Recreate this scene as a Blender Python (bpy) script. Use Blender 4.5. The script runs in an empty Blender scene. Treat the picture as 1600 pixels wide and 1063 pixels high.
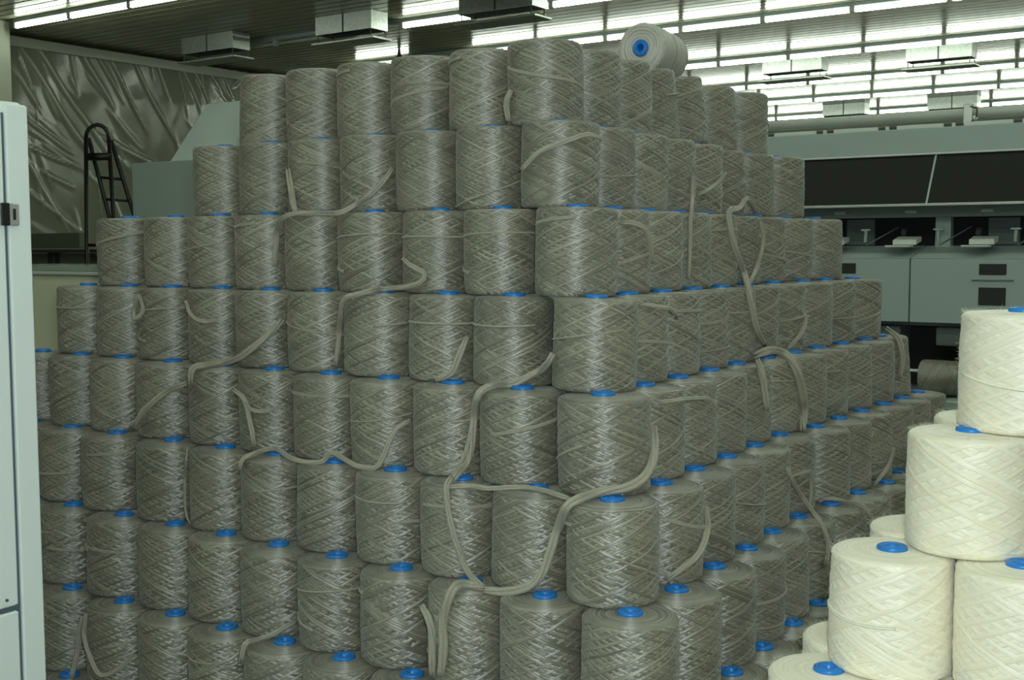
import bpy, math, random
from mathutils import Vector, Matrix

# ---------------------------------------------------------------- camera, world, exposure
scene = bpy.context.scene
COL = scene.collection
cam_data = bpy.data.cameras.new('camera')
cam_data.sensor_width = 36.0
cam_data.lens = 42.13
cam_data.clip_end = 200
cam = bpy.data.objects.new('camera', cam_data)
COL.objects.link(cam)
Rt, Up, Fw = Vector((0.82393247, 0.56667989, -0.00302998)), Vector((-0.04145166, 0.06560003, 0.99698465)), Vector((-0.56516992, 0.82132243, -0.07753982))
cam.matrix_world = Matrix(((Rt.x, Up.x, -Fw.x, 1.9657), (Rt.y, Up.y, -Fw.y, -3.0684), (Rt.z, Up.z, -Fw.z, 1.6159), (0, 0, 0, 1)))
scene.camera = cam

world = bpy.data.worlds.new('world')
scene.world = world
world.use_nodes = True
world.node_tree.nodes['Background'].inputs[0].default_value = (0.02, 0.022, 0.02, 1)
world.node_tree.nodes['Background'].inputs[1].default_value = 1.0

vs = scene.view_settings
vs.view_transform = 'Standard'
vs.look = 'None'
vs.gamma = 1.0
vs.use_curve_mapping = False
vs.exposure = 0.2
LAMP_COLOUR = (0.88, 1.0, 0.83, 1)
LAMP_STRENGTH = 18.0

# the camera's own flash, just above and right of the lens
fl = bpy.data.lights.new('camera_flash', 'POINT')
fl.energy = 135.0
fl.color = (0.86, 0.98, 1.0)
fl.shadow_soft_size = 0.03
flo = bpy.data.objects.new('camera_flash', fl)
flo.location = (1.9657 + 0.06, -3.0684 + 0.03, 1.6159 + 0.11)
COL.objects.link(flo)

scene.cycles.max_bounces = 6
scene.cycles.diffuse_bounces = 3
scene.cycles.glossy_bounces = 3
scene.cycles.transparent_max_bounces = 8
scene.cycles.caustics_reflective = False
scene.cycles.caustics_refractive = False

random.seed(11)
PI = math.pi


# ---------------------------------------------------------------- helpers
def link(o):
    COL.objects.link(o)
    return o


def tag(o, label, cat, group=None):
    o['label'] = label
    o['category'] = cat
    if group:
        o['group'] = group
    return o


def empty(name, loc=(0, 0, 0), rot=(0, 0, 0)):
    o = link(bpy.data.objects.new(name, None))
    o.empty_display_size = 0.05
    o.location = loc
    o.rotation_euler = rot
    return o


class MB:
    """Collects vertices and faces of one mesh."""

    def __init__(self):
        self.v, self.f = [], []

    def box(self, x0, x1, y0, y1, z0, z1):
        b = len(self.v)
        self.v += [(x, y, z) for z in (z0, z1) for y in (y0, y1) for x in (x0, x1)]
        self.f += [tuple(b + i for i in q) for q in ((0, 2, 3, 1), (4, 5, 7, 6), (0, 1, 5, 4), (2, 6, 7, 3), (0, 4, 6, 2), (1, 3, 7, 5))]
        return self

    def bbox(self, x0, x1, y0, y1, z0, z1, e=0.005):
        """Box with chamfered edges: an octagonal-profile stack."""
        b = len(self.v)
        rings = []
        for z, i in ((z0, e), (z0 + e, 0), (z1 - e, 0), (z1, e)):
            r = []
            for (x, y) in ((x0 + i + e, y0 + i), (x1 - i - e, y0 + i), (x1 - i, y0 + i + e), (x1 - i, y1 - i - e), (x1 - i - e, y1 - i), (x0 + i + e, y1 - i), (x0 + i, y1 - i - e), (x0 + i, y0 + i + e)):
                r.append(len(self.v))
                self.v.append((x, y, z))
            rings.append(r)
        for a, c in zip(rings, rings[1:]):
            for k in range(8):
                self.f.append((a[k], a[(k + 1) % 8], c[(k + 1) % 8], c[k]))
        self.f.append(tuple(reversed(rings[0])))
        self.f.append(tuple(rings[-1]))
        return self

    def prism_x(self, prof, x0, x1):
        """Polygon in (y, z), counter-clockwise seen from +x, extruded along x."""
        b, n = len(self.v), len(prof)
        self.v += [(x0, y, z) for y, z in prof] + [(x1, y, z) for y, z in prof]
        for k in range(n):
            self.f.append((b + k, b + (k + 1) % n, b + n + (k + 1) % n, b + n + k))
        self.f.append(tuple(b + k for k in reversed(range(n))))
        self.f.append(tuple(b + n + k for k in range(n)))
        return self

    def lathe(self, prof, n=32, closed=False):
        """Profile of (r, z); poles where r is zero."""
        rings = []
        for r, z in prof:
            if r < 1e-6:
                rings.append([len(self.v)])
                self.v.append((0, 0, z))
            else:
                rings.append(list(range(len(self.v), len(self.v) + n)))
                self.v += [(r * math.cos(2 * PI * k / n), r * math.sin(2 * PI * k / n), z) for k in range(n)]
        for a, c in zip(rings, rings[1:] + ([rings[0]] if closed else [])):
            for k in range(n):
                p, q = k, (k + 1) % n
                if len(a) == 1 and len(c) == 1:
                    continue
                if len(a) == 1:
                    self.f.append((a[0], c[q], c[p]))
                elif len(c) == 1:
                    self.f.append((a[p], a[q], c[0]))
                else:
                    self.f.append((a[p], a[q], c[q], c[p]))
        return self

    def tube(self, pts, rad, n=8, cap=True):
        """Round bar through the points; rad one number or one per point."""
        pts = [Vector(p) for p in pts]
        rads = rad if isinstance(rad, (list, tuple)) else [rad] * len(pts)
        ref = None
        rings = []
        for i, p in enumerate(pts):
            t = (pts[min(i + 1, len(pts) - 1)] - pts[max(i - 1, 0)]).normalized()
            if ref is None:
                ref = Vector((0, 0, 1)) if abs(t.z) < 0.9 else Vector((1, 0, 0))
            u = (ref - t * ref.dot(t)).normalized()
            ref = u
            w = t.cross(u)
            rings.append(list(range(len(self.v), len(self.v) + n)))
            self.v += [tuple(p + (u * math.cos(2 * PI * k / n) + w * math.sin(2 * PI * k / n)) * rads[i]) for k in range(n)]
        for a, c in zip(rings, rings[1:]):
            for k in range(n):
                self.f.append((a[k], a[(k + 1) % n], c[(k + 1) % n], c[k]))
        if cap:
            self.f.append(tuple(reversed(rings[0])))
            self.f.append(tuple(rings[-1]))
        return self

    def mesh(self, name, mat, smooth=False):
        me = bpy.data.meshes.new(name)
        me.from_pydata(self.v, [], self.f)
        me.materials.append(mat)
        if smooth:
            me.polygons.foreach_set('use_smooth', [True] * len(me.polygons))
        me.update()
        return me

    def build(self, name, mat, parent=None, smooth=False, kind=None):
        o = link(bpy.data.objects.new(name, self.mesh(name, mat, smooth)))
        if parent:
            o.parent = parent
        if kind:
            o['kind'] = kind
        return o


def inst(name, mesh, parent=None, loc=(0, 0, 0), rot=(0, 0, 0), scale=(1, 1, 1), kind=None):
    o = link(bpy.data.objects.new(name, mesh))
    o.location, o.rotation_euler, o.scale = loc, rot, scale
    if parent:
        o.parent = parent
    if kind:
        o['kind'] = kind
    return o


# ---------------------------------------------------------------- materials
class NT:
    def __init__(self, name):
        self.m = bpy.data.materials.new(name)
        self.m.use_nodes = True
        self.t = self.m.node_tree
        self.p = self.t.nodes['Principled BSDF']
        self.out = self.t.nodes['Material Output']

    def n(self, kind, **kw):
        x = self.t.nodes.new('ShaderNode' + kind)
        for k, v in kw.items():
            setattr(x, k, v)
        return x

    def put(self, sock, v):
        if hasattr(v, 'is_linked') or hasattr(v, 'links'):
            self.t.links.new(v, sock)
        else:
            sock.default_value = v

    def M(self, op, a, b=None, c=None):
        x = self.n('Math', operation=op)
        for i, v in enumerate((a, b, c)):
            if v is not None:
                self.put(x.inputs[i], v)
        return x.outputs[0]

    def V(self, op, a, b=None):
        x = self.n('VectorMath', operation=op)
        self.put(x.inputs[0], a)
        if b is not None:
            if op == 'SCALE':
                self.put(x.inputs['Scale'], b)
            else:
                self.put(x.inputs[1], b)
        return x.outputs[0]

    def mixf(self, f, a, b):
        x = self.n('Mix', data_type='FLOAT')
        self.put(x.inputs['Factor'], f)
        self.put(x.inputs[2], a)
        self.put(x.inputs[3], b)
        return x.outputs[0]

    def mixc(self, f, a, b):
        x = self.n('Mix', data_type='RGBA')
        self.put(x.inputs[0], f)
        self.put(x.inputs[6], a)
        self.put(x.inputs[7], b)
        return x.outputs[2]

    def noise(self, scale, detail=3.0, rough=0.55, coord=None):
        x = self.n('TexNoise')
        x.inputs['Scale'].default_value = scale
        x.inputs['Detail'].default_value = detail
        x.inputs['Roughness'].default_value = rough
        if coord is None:
            coord = self.n('TexCoord').outputs['Object']
        self.t.links.new(coord, x.inputs['Vector'])
        return x.outputs['Fac']

    def bump(self, h, strength, dist):
        x = self.n('Bump')
        x.inputs['Strength'].default_value = strength
        x.inputs['Distance'].default_value = dist
        self.t.links.new(h, x.inputs['Height'])
        self.t.links.new(x.outputs[0], self.p.inputs['Normal'])
        return x


def c4(c):
    return (c[0], c[1], c[2], 1)


def paint(name, col, rough=0.5, var=0.08, scale=6.0, metal=0.0, spec=0.5, bump=0.0):
    k = NT(name)
    f = k.noise(scale, 4)
    k.t.links.new(k.mixc(f, c4([x * (1 - var) for x in col]), c4([min(1, x * (1 + var)) for x in col])), k.p.inputs['Base Color'])
    k.p.inputs['Roughness'].default_value = rough
    k.p.inputs['Metallic'].default_value = metal
    k.p.inputs['Specular IOR Level'].default_value = spec
    if bump:
        k.bump(k.noise(scale * 12, 3), bump, 0.002)
    return k.m


def emit(name, col, strength):
    k = NT(name)
    e = k.n('Emission')
    e.inputs[0].default_value = col
    e.inputs[1].default_value = strength
    k.t.links.new(e.outputs[0], k.out.inputs['Surface'])
    return k.m


def yarn(name, dark, light, rough=0.52, aniso=0.92, spec=0.9, ior=2.05, N=42, K=34.0, sheen=0.25, bstr=1.0):
    """Cross-wound yarn: layers of helical bands laid over each other, each with its own fibre direction."""
    k = NT(name)
    uv = k.n('UVMap', uv_map='wind')
    s = k.n('SeparateXYZ')
    k.t.links.new(uv.outputs[0], s.inputs[0])
    u, v = s.outputs[0], s.outputs[1]
    rnd = k.n('ObjectInfo').outputs['Random']
    top = k.M('GREATER_THAN', v, 1.0)
    bot = k.M('LESS_THAN', v, 0.0)
    end = k.M('MAXIMUM', top, bot)
    warp = k.M('MULTIPLY', k.M('SUBTRACT', k.noise(18, 2), 0.5), 0.8)
    seed = k.M('MULTIPLY', rnd, 531.0)
    h, d, c = 0.0, 0.0, 0.5
    #        sign, cluster (negative: regular, one in so many left out or kept), coverage, level, pitch factor
    layers = ((-1, 1, 1.0, 0.00, 1.0), (1, 2, 0.6, 0.22, 1.06), (-1, -3, 0.6, 0.42, 0.97), (1, -2, 0.4, 0.62, 1.0), (-1, -3, 0.3, 0.80, 1.0), (1, 1, 0.17, 0.95, 0.9), (-1, 1, 0.08, 1.12, 0.86))
    for i, (sg, cl, cov, lev, kf) in enumerate(layers):
        ne = k.mixf(end, float(N), 2.0)
        ke = k.mixf(end, sg * K * kf, 40.0)
        a = k.M('ADD', k.M('ADD', k.M('MULTIPLY', u, ne), k.M('MULTIPLY', v, ke)), warp)
        a = k.M('ADD', a, k.M('MULTIPLY', k.M('FRACT', k.M('MULTIPLY', seed, 0.173 * (i + 1))), 7.0))
        idx = k.M('FLOOR', a)
        f = k.M('SUBTRACT', a, idx)
        reg = cl < 0
        per, cl = abs(cl), (1 if reg else cl)
        g = k.M('FLOOR', k.M('DIVIDE', a, float(cl)))
        g = k.M('FLOORED_MODULO', g, float(N // cl))
        wn = k.n('TexWhiteNoise', noise_dimensions='2D')
        cb = k.n('CombineXYZ')
        k.put(cb.inputs[0], g)
        k.put(cb.inputs[1], k.M('ADD', seed, i * 17.31))
        k.t.links.new(cb.outputs[0], wn.inputs['Vector'])
        if reg:     # evenly spaced turns, now and then one astray
            ph = k.M('DIVIDE', k.M('FLOORED_MODULO', g, float(per)), float(per))
            on = k.M('LESS_THAN', k.M('ADD', ph, k.M('MULTIPLY', k.M('GREATER_THAN', wn.outputs['Value'], 0.86), 0.34)), cov)
        else:
            on = k.M('LESS_THAN', wn.outputs['Value'], cov)
        q = k.M('SUBTRACT', k.M('MULTIPLY', f, 2.0), 1.0)
        q2 = k.M('MULTIPLY', q, q)
        prof = k.M('SUBTRACT', 1.0, k.M('MULTIPLY', q2, q2))
        hl = k.M('ADD', k.M('MULTIPLY', prof, 0.55), lev)
        w2 = k.n('TexWhiteNoise', noise_dimensions='2D')
        c2 = k.n('CombineXYZ')
        k.put(c2.inputs[0], idx)
        k.put(c2.inputs[1], k.M('ADD', seed, i * 5.77))
        k.t.links.new(c2.outputs[0], w2.inputs['Vector'])
        if i == 0:
            h, d, c = hl, k.M('MULTIPLY', on, float(sg)), w2.outputs['Value']
        else:
            h, d, c = k.mixf(on, h, hl), k.mixf(on, d, float(sg)), k.mixf(on, c, w2.outputs['Value'])
    fib = k.noise(420, 2)
    hh = k.M('ADD', h, k.M('MULTIPLY', fib, 0.10))
    b = k.bump(hh, bstr, 0.0042)
    # fibre direction
    et = k.n('Tangent', direction_type='RADIAL', axis='Z').outputs[0]
    vt = k.n('VectorTransform', vector_type='VECTOR', convert_from='OBJECT', convert_to='WORLD')
    vt.inputs[0].default_value = (0, 0, 1)
    lean = k.M('MULTIPLY', k.M('MULTIPLY', d, -0.40), k.M('SUBTRACT', 1.0, end))
    T = k.V('NORMALIZE', k.V('ADD', et, k.V('SCALE', vt.outputs[0], lean)))
    nrm = k.n('NewGeometry').outputs['Normal']
    k.t.links.new(k.V('NORMALIZE', k.V('CROSS_PRODUCT', nrm, T)), k.p.inputs['Tangent'])
    k.p.inputs['Anisotropic'].default_value = aniso
    k.p.inputs['Roughness'].default_value = rough
    k.p.inputs['Specular IOR Level'].default_value = spec
    k.p.inputs['IOR'].default_value = ior
    k.p.inputs['Sheen Weight'].default_value = sheen
    k.p.inputs['Sheen Roughness'].default_value = 0.4
    col = k.mixc(k.M('ADD', k.M('MULTIPLY', c, 0.8), k.M('MULTIPLY', fib, 0.2)), c4(dark), c4(light))
    hsv = k.n('HueSaturation')
    k.t.links.new(col, hsv.inputs['Color'])
    k.t.links.new(k.M('ADD', k.M('MULTIPLY', rnd, 0.16), 0.92), hsv.inputs['Value'])
    k.t.links.new(hsv.outputs[0], k.p.inputs['Base Color'])
    return k.m


def fibre(name, col, rough=0.5):
    k = NT(name)
    f = k.noise(260, 3)
    k.t.links.new(k.mixc(f, c4([x * 0.8 for x in col]), c4([min(1, x * 1.15) for x in col])), k.p.inputs['Base Color'])
    k.p.inputs['Roughness'].default_value = rough
    k.p.inputs['Sheen Weight'].default_value = 0.3
    k.bump(f, 0.5, 0.002)
    return k.m


GREY_D, GREY_L = (0.11, 0.106, 0.068), (0.35, 0.335, 0.245)
M_GREY = yarn('grey_yarn', GREY_D, GREY_L)
M_GREYW = fibre('grey_loose_yarn', (0.36, 0.345, 0.265))
M_PALE = yarn('pale_grey_yarn', (0.50, 0.48, 0.41), (0.66, 0.64, 0.56), N=72, K=44.0)
M_CREAM = yarn('cream_yarn', (0.86, 0.80, 0.60), (0.97, 0.925, 0.765), rough=0.5, aniso=0.7, spec=0.5, ior=1.7, N=34, K=24.0, sheen=0.3, bstr=0.4)
M_CREAMW = fibre('cream_loose_yarn', (0.90, 0.87, 0.70))
M_CAP = paint('blue_plastic', (0.012, 0.195, 0.60), 0.35, 0.1, 40)
M_BATTEN = paint('batten_enamel', (0.30, 0.36, 0.38), 0.45)
M_TUBE = emit('lit_tube', LAMP_COLOUR, LAMP_STRENGTH)
M_DEADTUBE = paint('unlit_tube', (0.55, 0.58, 0.52), 0.3)
M_SOCKET = paint('socket_plastic', (0.5, 0.52, 0.48), 0.5)
M_ZINC = paint('galvanised_sheet', (0.42, 0.45, 0.42), 0.42, 0.35, 22, metal=0.6)
M_DARKMETAL = paint('dark_steel', (0.05, 0.055, 0.05), 0.5)
M_MACHINE = paint('machine_grey_green', (0.36, 0.44, 0.42), 0.45, 0.05, 3)
M_MACHINE_D = paint('machine_dark_grey_green', (0.17, 0.21, 0.20), 0.5, 0.08, 5)
M_SCREEN = paint('dark_smoked_panel', (0.012, 0.013, 0.011), 0.6, 0.2, 60, spec=0.25)
M_RECESS = paint('recess_black', (0.02, 0.022, 0.022), 0.7)
M_ALU = paint('brushed_aluminium', (0.62, 0.65, 0.62), 0.35, 0.06, 30, metal=0.6)
M_LIGHTSTRIP = paint('light_grey_strip', (0.62, 0.66, 0.62), 0.5)
M_PIPE = paint('pipe_paint', (0.44, 0.47, 0.42), 0.35)
M_WHITE = paint('white_mint_enamel', (0.84, 0.92, 0.89), 0.28, 0.02, 2)
M_GROOVE = paint('dark_gap_grey', (0.10, 0.13, 0.16), 0.6)  # dark blue-grey for the door gap, seam backing and rivet
M_CREAMPAINT = paint('cream_paint', (0.80, 0.79, 0.58), 0.5, 0.04, 3)
M_COLUMN = paint('column_plaster', (0.52, 0.55, 0.45), 0.7, 0.1, 3, bump=0.2)
M_FLOOR = paint('floor_concrete', (0.20, 0.21, 0.18), 0.45, 0.2, 1.5, bump=0.1)
M_WALL = paint('wall_plaster', (0.30, 0.32, 0.25), 0.75, 0.1, 0.6, bump=0.1)
M_OLIVE = paint('olive_wall', (0.10, 0.11, 0.07), 0.8, 0.2, 0.5)
M_BLACK = paint('black_paint', (0.012, 0.012, 0.012), 0.4)


def ceiling_mat():
    k = NT('glossy_slats')
    f = k.noise(2.0, 3)
    k.t.links.new(k.mixc(f, (0.22, 0.215, 0.145, 1), (0.28, 0.275, 0.19, 1)), k.p.inputs['Base Color'])
    k.p.inputs['Roughness'].default_value = 0.21
    k.p.inputs['Specular IOR Level'].default_value = 0.7
    return k.m


def sheet_mat():
    k = NT('clear_plastic_film')
    k.p.inputs['Base Color'].default_value = (0.50, 0.53, 0.41, 1)
    k.p.inputs['Roughness'].default_value = 0.16
    k.p.inputs['Specular IOR Level'].default_value = 0.9
    tr = k.n('BsdfTransparent')
    tr.inputs[0].default_value = (0.9, 0.92, 0.86, 1)
    mx = k.n('MixShader')
    at = k.n('Attribute', attribute_name='crease_glint').outputs['Fac']      # specular streaks of the folds painted in as paler, denser film
    k.t.links.new(k.mixc(at, (0.46, 0.49, 0.37, 1), (0.85, 0.88, 0.76, 1)), k.p.inputs['Base Color'])
    k.t.links.new(k.M('ADD', k.M('MULTIPLY', at, 0.4), 0.48), mx.inputs[0])
    k.t.links.new(tr.outputs[0], mx.inputs[1])
    k.t.links.new(k.p.outputs[0], mx.inputs[2])
    k.t.links.new(mx.outputs[0], k.out.inputs['Surface'])
    return k.m


M_CEIL = ceiling_mat()
M_SHEET = sheet_mat()

# ---------------------------------------------------------------- the hall
X0, X1, Y0, Y1, ZC = -15.0, 13.0, -11.0, 28.0, 4.816
MB().box(X0, X1, Y0, Y1, -0.2, 0.0).build('floor', M_FLOOR, kind='structure')
MB().box(X0 - 0.2, X0, Y0, Y1, 0, ZC + 0.1).build('wall_left', M_OLIVE, kind='structure')
MB().box(X1, X1 + 0.2, Y0, Y1, 0, ZC + 0.1).build('wall_right', M_WALL, kind='structure')
MB().box(X0, X1, Y1, Y1 + 0.2, 0, ZC + 0.1).build('wall_back', M_WALL, kind='structure')
MB().box(X0, X1, Y0 - 0.2, Y0, 0, ZC + 0.1).build('wall_front', M_WALL, kind='structure')
mb = MB()                                   # ceiling of long bowed slats with open joints, running along x
P = 0.2
y = Y0
prof = []
while y < Y1 - 1e-6:
    prof += [(y, ZC + 0.03), (y + 0.03, ZC + 0.03), (y + 0.032, ZC), (y + 0.198, ZC)]
    y += P
prof.append((Y1, ZC + 0.03))
for (y, z) in prof:
    mb.v += [(X0, y, z), (X1, y, z)]
for i in range(len(prof) - 1):
    mb.f.append((2 * i, 2 * i + 2, 2 * i + 3, 2 * i + 1))
mb.build('ceiling', M_CEIL, kind='structure')

col_o = MB().bbox(-14.5, -13.6, 6.5, 7.095, 0, ZC - 0.003, 0.02).build('column', M_COLUMN, kind='structure')

# ---------------------------------------------------------------- ceiling lamps
LP = 1.25
tube_me = MB().tube([(-LP / 2 + 0.05, 0, 0), (LP / 2 - 0.05, 0, 0)], 0.028, 10).mesh('tube', M_TUBE, True)
dead_me = MB().tube([(-LP / 2 + 0.035, 0, 0), (LP / 2 - 0.035, 0, 0)], 0.02, 10).mesh('dead_tube', M_DEADTUBE, True)
bat_me = MB().bbox(-LP / 2, LP / 2, -0.035, 0.035, 0.045, 0.103, 0.006).mesh('batten', M_BATTEN)
soc_me = MB().bbox(-0.018, 0.018, -0.03, 0.03, -0.03, 0.05, 0.005).mesh('socket', M_SOCKET)
ORD = ['first', 'second', 'third', 'fourth', 'fifth', 'sixth', 'seventh', 'eighth', 'ninth', 'tenth', 'eleventh', 'twelfth', 'thirteenth', 'fourteenth', 'fifteenth', 'sixteenth', 'seventeenth', 'eighteenth', 'nineteenth', 'twentieth']


def lamp(x, y, lit, label, group):
    t = empty('fluorescent_light', (x, y, 4.716))
    tag(t, label, 'light', group)
    inst('batten', bat_me, t)
    inst('tube', tube_me if lit else dead_me, t)
    inst('socket', soc_me, t, (-LP / 2 + 0.02, 0, 0))
    inst('socket', soc_me, t, (LP / 2 - 0.02, 0, 0))


# rows in view: y, left end of first lamp, number, unlit ones
ROWS = [
    ('nearest', 7.07, -13.45, 3, ()),
    ('second nearest', 10.2, -12.78, 9, (0, 1, 2)),
    ('third nearest', 12.75, -12.2, 11, (1,)),
    ('fourth nearest', 16.08, -13.15, 10, (), 4),
    ('third farthest', 19.22, -12.75, 10, (), 3),
    ('second farthest', 21.93, -13.65, 10, (), 4),
    ('farthest', 25.03, -13.25, 9, (), 3),
]
for nm, yy, xl, cnt, dead, *hid in ROWS:
    hid = hid[0] if hid else 0
    for i in range(cnt):
        lit = i not in dead
        if i < hid:
            lab = 'lit fluorescent ceiling lamp behind the stack in the %s lamp row, %s one' % (nm, ORD[i])
        else:
            lab = '%s fluorescent ceiling lamp, %s in view from the left in the %s lamp row' % ('lit' if lit else 'unlit', ORD[i - hid], nm)
        lamp(xl + LP * (i + 0.5), yy, lit, lab, 'ceiling lamps of the %s row' % nm)
# the same lamp rows carried on over the stack and the aisle where the picture is taken (all out of frame)
for r in range(6):
    yy = 7.07 - 2.99 * r
    t = empty('light_line', (0, yy, 4.716))
    tag(t, 'continuous fluorescent lamp line above the aisle, %s from the machine side' % ORD[r], 'light', 'lamp lines above the aisle')
    xa, xb = -4.6, 9.15
    MB().bbox(xa, xb, -0.035, 0.035, 0.045, 0.103, 0.006).build('batten', M_BATTEN, t)
    for i in range(11):
        inst('tube', tube_me, t, (xa + LP * (i + 0.5), 0, 0))

# ---------------------------------------------------------------- hanging air outlets
for (x0, x1, y0, lab) in (
        (-12.75, -11.62, 9.42, 'shadowed sheet metal air outlet hanging nearest the plastic sheet'),
        (-9.93, -8.9, 9.40, 'bright sheet metal air outlet hanging before the unlit lamps'),
        (-7.40, -6.28, 9.37, 'sheet metal air outlet hanging in front of the second nearest lamp row'),
        (-6.33, -5.28, 16.6, 'sheet metal air outlet right of the lying spool, behind the fourth lamp row'),
        (-3.90, -2.88, 16.65, 'sheet metal air outlet at upper right, between the fourth and fifth lamp rows'),
        (-7.85, -6.88, 23.7, 'far-off sheet metal air outlet above the pipe, left one of two'),
        (-5.54, -4.50, 23.8, 'far-off sheet metal air outlet just above the pipe bracket')):
    t = empty('air_outlet', ((x0 + x1) / 2, y0 + 0.17, ZC))
    tag(t, lab, 'air vent', 'air outlets under the ceiling')
    w = (x1 - x0) / 2
    z0, z1 = -0.25, -0.003
    sh = MB()
    th = 0.012
    sh.box(-w, w, -0.17, -0.17 + th, z0, z1).box(-w, w, 0.17 - th, 0.17, z0, z1).box(-w, -w + th, -0.158, 0.158, z0, z1).box(w - th, w, -0.158, 0.158, z0, z1)
    sh.build('duct_box', M_ZINC, t)
    MB().box(-w + th, w - th, -0.157, 0.157, z0 + 0.06, z0 + 0.07).build('duct_throat', M_RECESS, t)
    MB().box(-0.012, 0.012, -0.175, -0.1705, z0, z1).build('seam_strip', M_DARKMETAL, t)
    for sx in (-1, 1):
        for sy in (-1, 1):
            MB().tube([(sx * (w - 0.03), sy * 0.15, z0 + 0.02), (sx * (w - 0.03), sy * 0.15, -0.36)], 0.008, 6).build('hanger_rod', M_DARKMETAL, t)
    MB().bbox(-w - 0.06, w + 0.06, -0.2, 0.2, -0.385, -0.36, 0.004).build('deflector_plate', M_ZINC, t)

o = MB().lathe([(0, -0.13), (0.03, -0.125), (0.045, -0.10), (0.05, -0.05), (0.028, -0.01), (0.02, 0.06), (0, 0.06)], 16).build('pendant_bulb', M_DARKMETAL, smooth=True)
o.location = (-10.75, 12.2, ZC - 0.06)
tag(o, 'small dark pendant bulb holder under the ceiling left of the lit rows', 'lamp')

# ---------------------------------------------------------------- plastic sheet along the left side
RIDGES = [((7.63, 4.26), (8.04, 3.73)), ((7.85, 4.52), (8.87, 3.21)), ((8.07, 4.64), (9.23, 3.23)), ((8.64, 4.77), (8.79, 4.15)), ((8.81, 4.74), (9.41, 3.91)), ((9.34, 4.71), (10.0, 3.7)), ((9.78, 4.77), (10.56, 3.51)), ((10.29, 4.73), (10.5, 4.17)), ((10.72, 4.73), (10.87, 3.9)), ((10.79, 4.74), (11.16, 4.0)), ((11.04, 4.71), (11.45, 4.02)), ((11.32, 4.75), (11.68, 4.4)), ((10.16, 4.79), (10.22, 4.46)), ((7.87, 3.52), (8.58, 3.14)), ((7.85, 3.14), (8.51, 2.94)), ((9.24, 3.38), (10.17, 3.03)), ((7.83, 2.47), (8.65, 1.9)), ((8.11, 2.77), (8.56, 2.59)), ((12.37, 4.87), (12.05, 4.55)), ((7.79, 2.95), (8.42, 1.99)), ((7.75, 4.51), (7.89, 4.1)), ((9.1, 4.73), (9.57, 4.08)), ((11.69, 4.79), (11.97, 4.32)), ((11.98, 4.79), (12.29, 4.63))]
rg = random.Random(5)
SEG = []
for (a, b) in RIDGES:
    SEG.append((a, b, rg.uniform(0.022, 0.045), rg.uniform(0.016, 0.034)))
for i in range(60):
    ya, za = rg.uniform(7.3, 13.0), rg.uniform(0.6, 4.7)
    L, an = rg.uniform(0.3, 0.9), rg.uniform(-1.5, -0.4)
    SEG.append(((ya, za), (ya + L * math.cos(an), za + L * math.sin(an)), rg.uniform(0.008, 0.02), rg.uniform(0.018, 0.05)))


def sheet_x(y, z):
    d = 0.05 * math.sin(y * 1.7 + 0.4 * z) + 0.03 * math.sin(y * 4.1 - z * 1.3)
    d *= min(1, (4.9 - z) * 1.2)
    cr = 0.0
    for (a, b, amp, wd) in SEG:
        ax, az = a
        dx, dz = b[0] - ax, b[1] - az
        L2 = dx * dx + dz * dz
        t = ((y - ax) * dx + (z - az) * dz) / L2
        if t < -0.2 or t > 1.2:
            continue
        q = abs((y - ax) * dz - (z - az) * dx) / math.sqrt(L2)
        if q > 4 * wd:
            continue
        e = 1.0 if 0.15 < t < 0.85 else max(0, 1 - ((0.15 - t) if t < 0.5 else (t - 0.85)) / 0.35)
        g = e * math.exp(-(q / wd) ** 2)
        d += amp * g
        cr = max(cr, min(1, amp / 0.04) * e * math.exp(-(q / (0.55 * wd)) ** 2))
    return -14.42 + d, cr


mb = MB()
crease_glint = []
ys = [7.1 + 0.022 * i for i in range(int(9.0 / 0.022))]
zs = [0.9 + 0.026 * j for j in range(int(3.88 / 0.026) + 1)]
for yv in ys:
    for zv in zs:
        sx_, cr_v = sheet_x(yv, zv)
        mb.v.append((sx_, yv, zv))
        crease_glint.append(cr_v)
nz = len(zs)
for i in range(len(ys) - 1):
    for j in range(nz - 1):
        a = i * nz + j
        mb.f.append((a, a + nz, a + nz + 1, a + 1))
sh = mb.build('plastic_sheet', M_SHEET, smooth=True)
sh.data.attributes.new('crease_glint', 'FLOAT', 'POINT').data.foreach_set('value', crease_glint)
tag(sh, 'creased translucent plastic sheet hung as a partition behind the ladder', 'plastic sheet')
mb = MB()
mb.box(-14.40, -14.37, 7.1, 16.0, ZC - 0.2, ZC - 0.06)
hem = mb.build('hem_strip', paint('pale_hem', (0.42, 0.45, 0.37), 0.35), sh)

# ---------------------------------------------------------------- grey machine along the right
t = empty('textile_machine', (0, 5.0, 0))
tag(t, 'long grey green textile machine with a dark slanted panel behind the stack', 'machine')
t_inv = Matrix.Translation((0, -5.0, 0))


def part(name, mbx, mat, parent=None, smooth=False):
    """A part given in world coordinates, kept relative to the machine's base."""
    mbx.v = [(a, b - 5.0, c) for a, b, c in mbx.v]
    return mbx.build(name, mat, parent or t, smooth)


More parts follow.
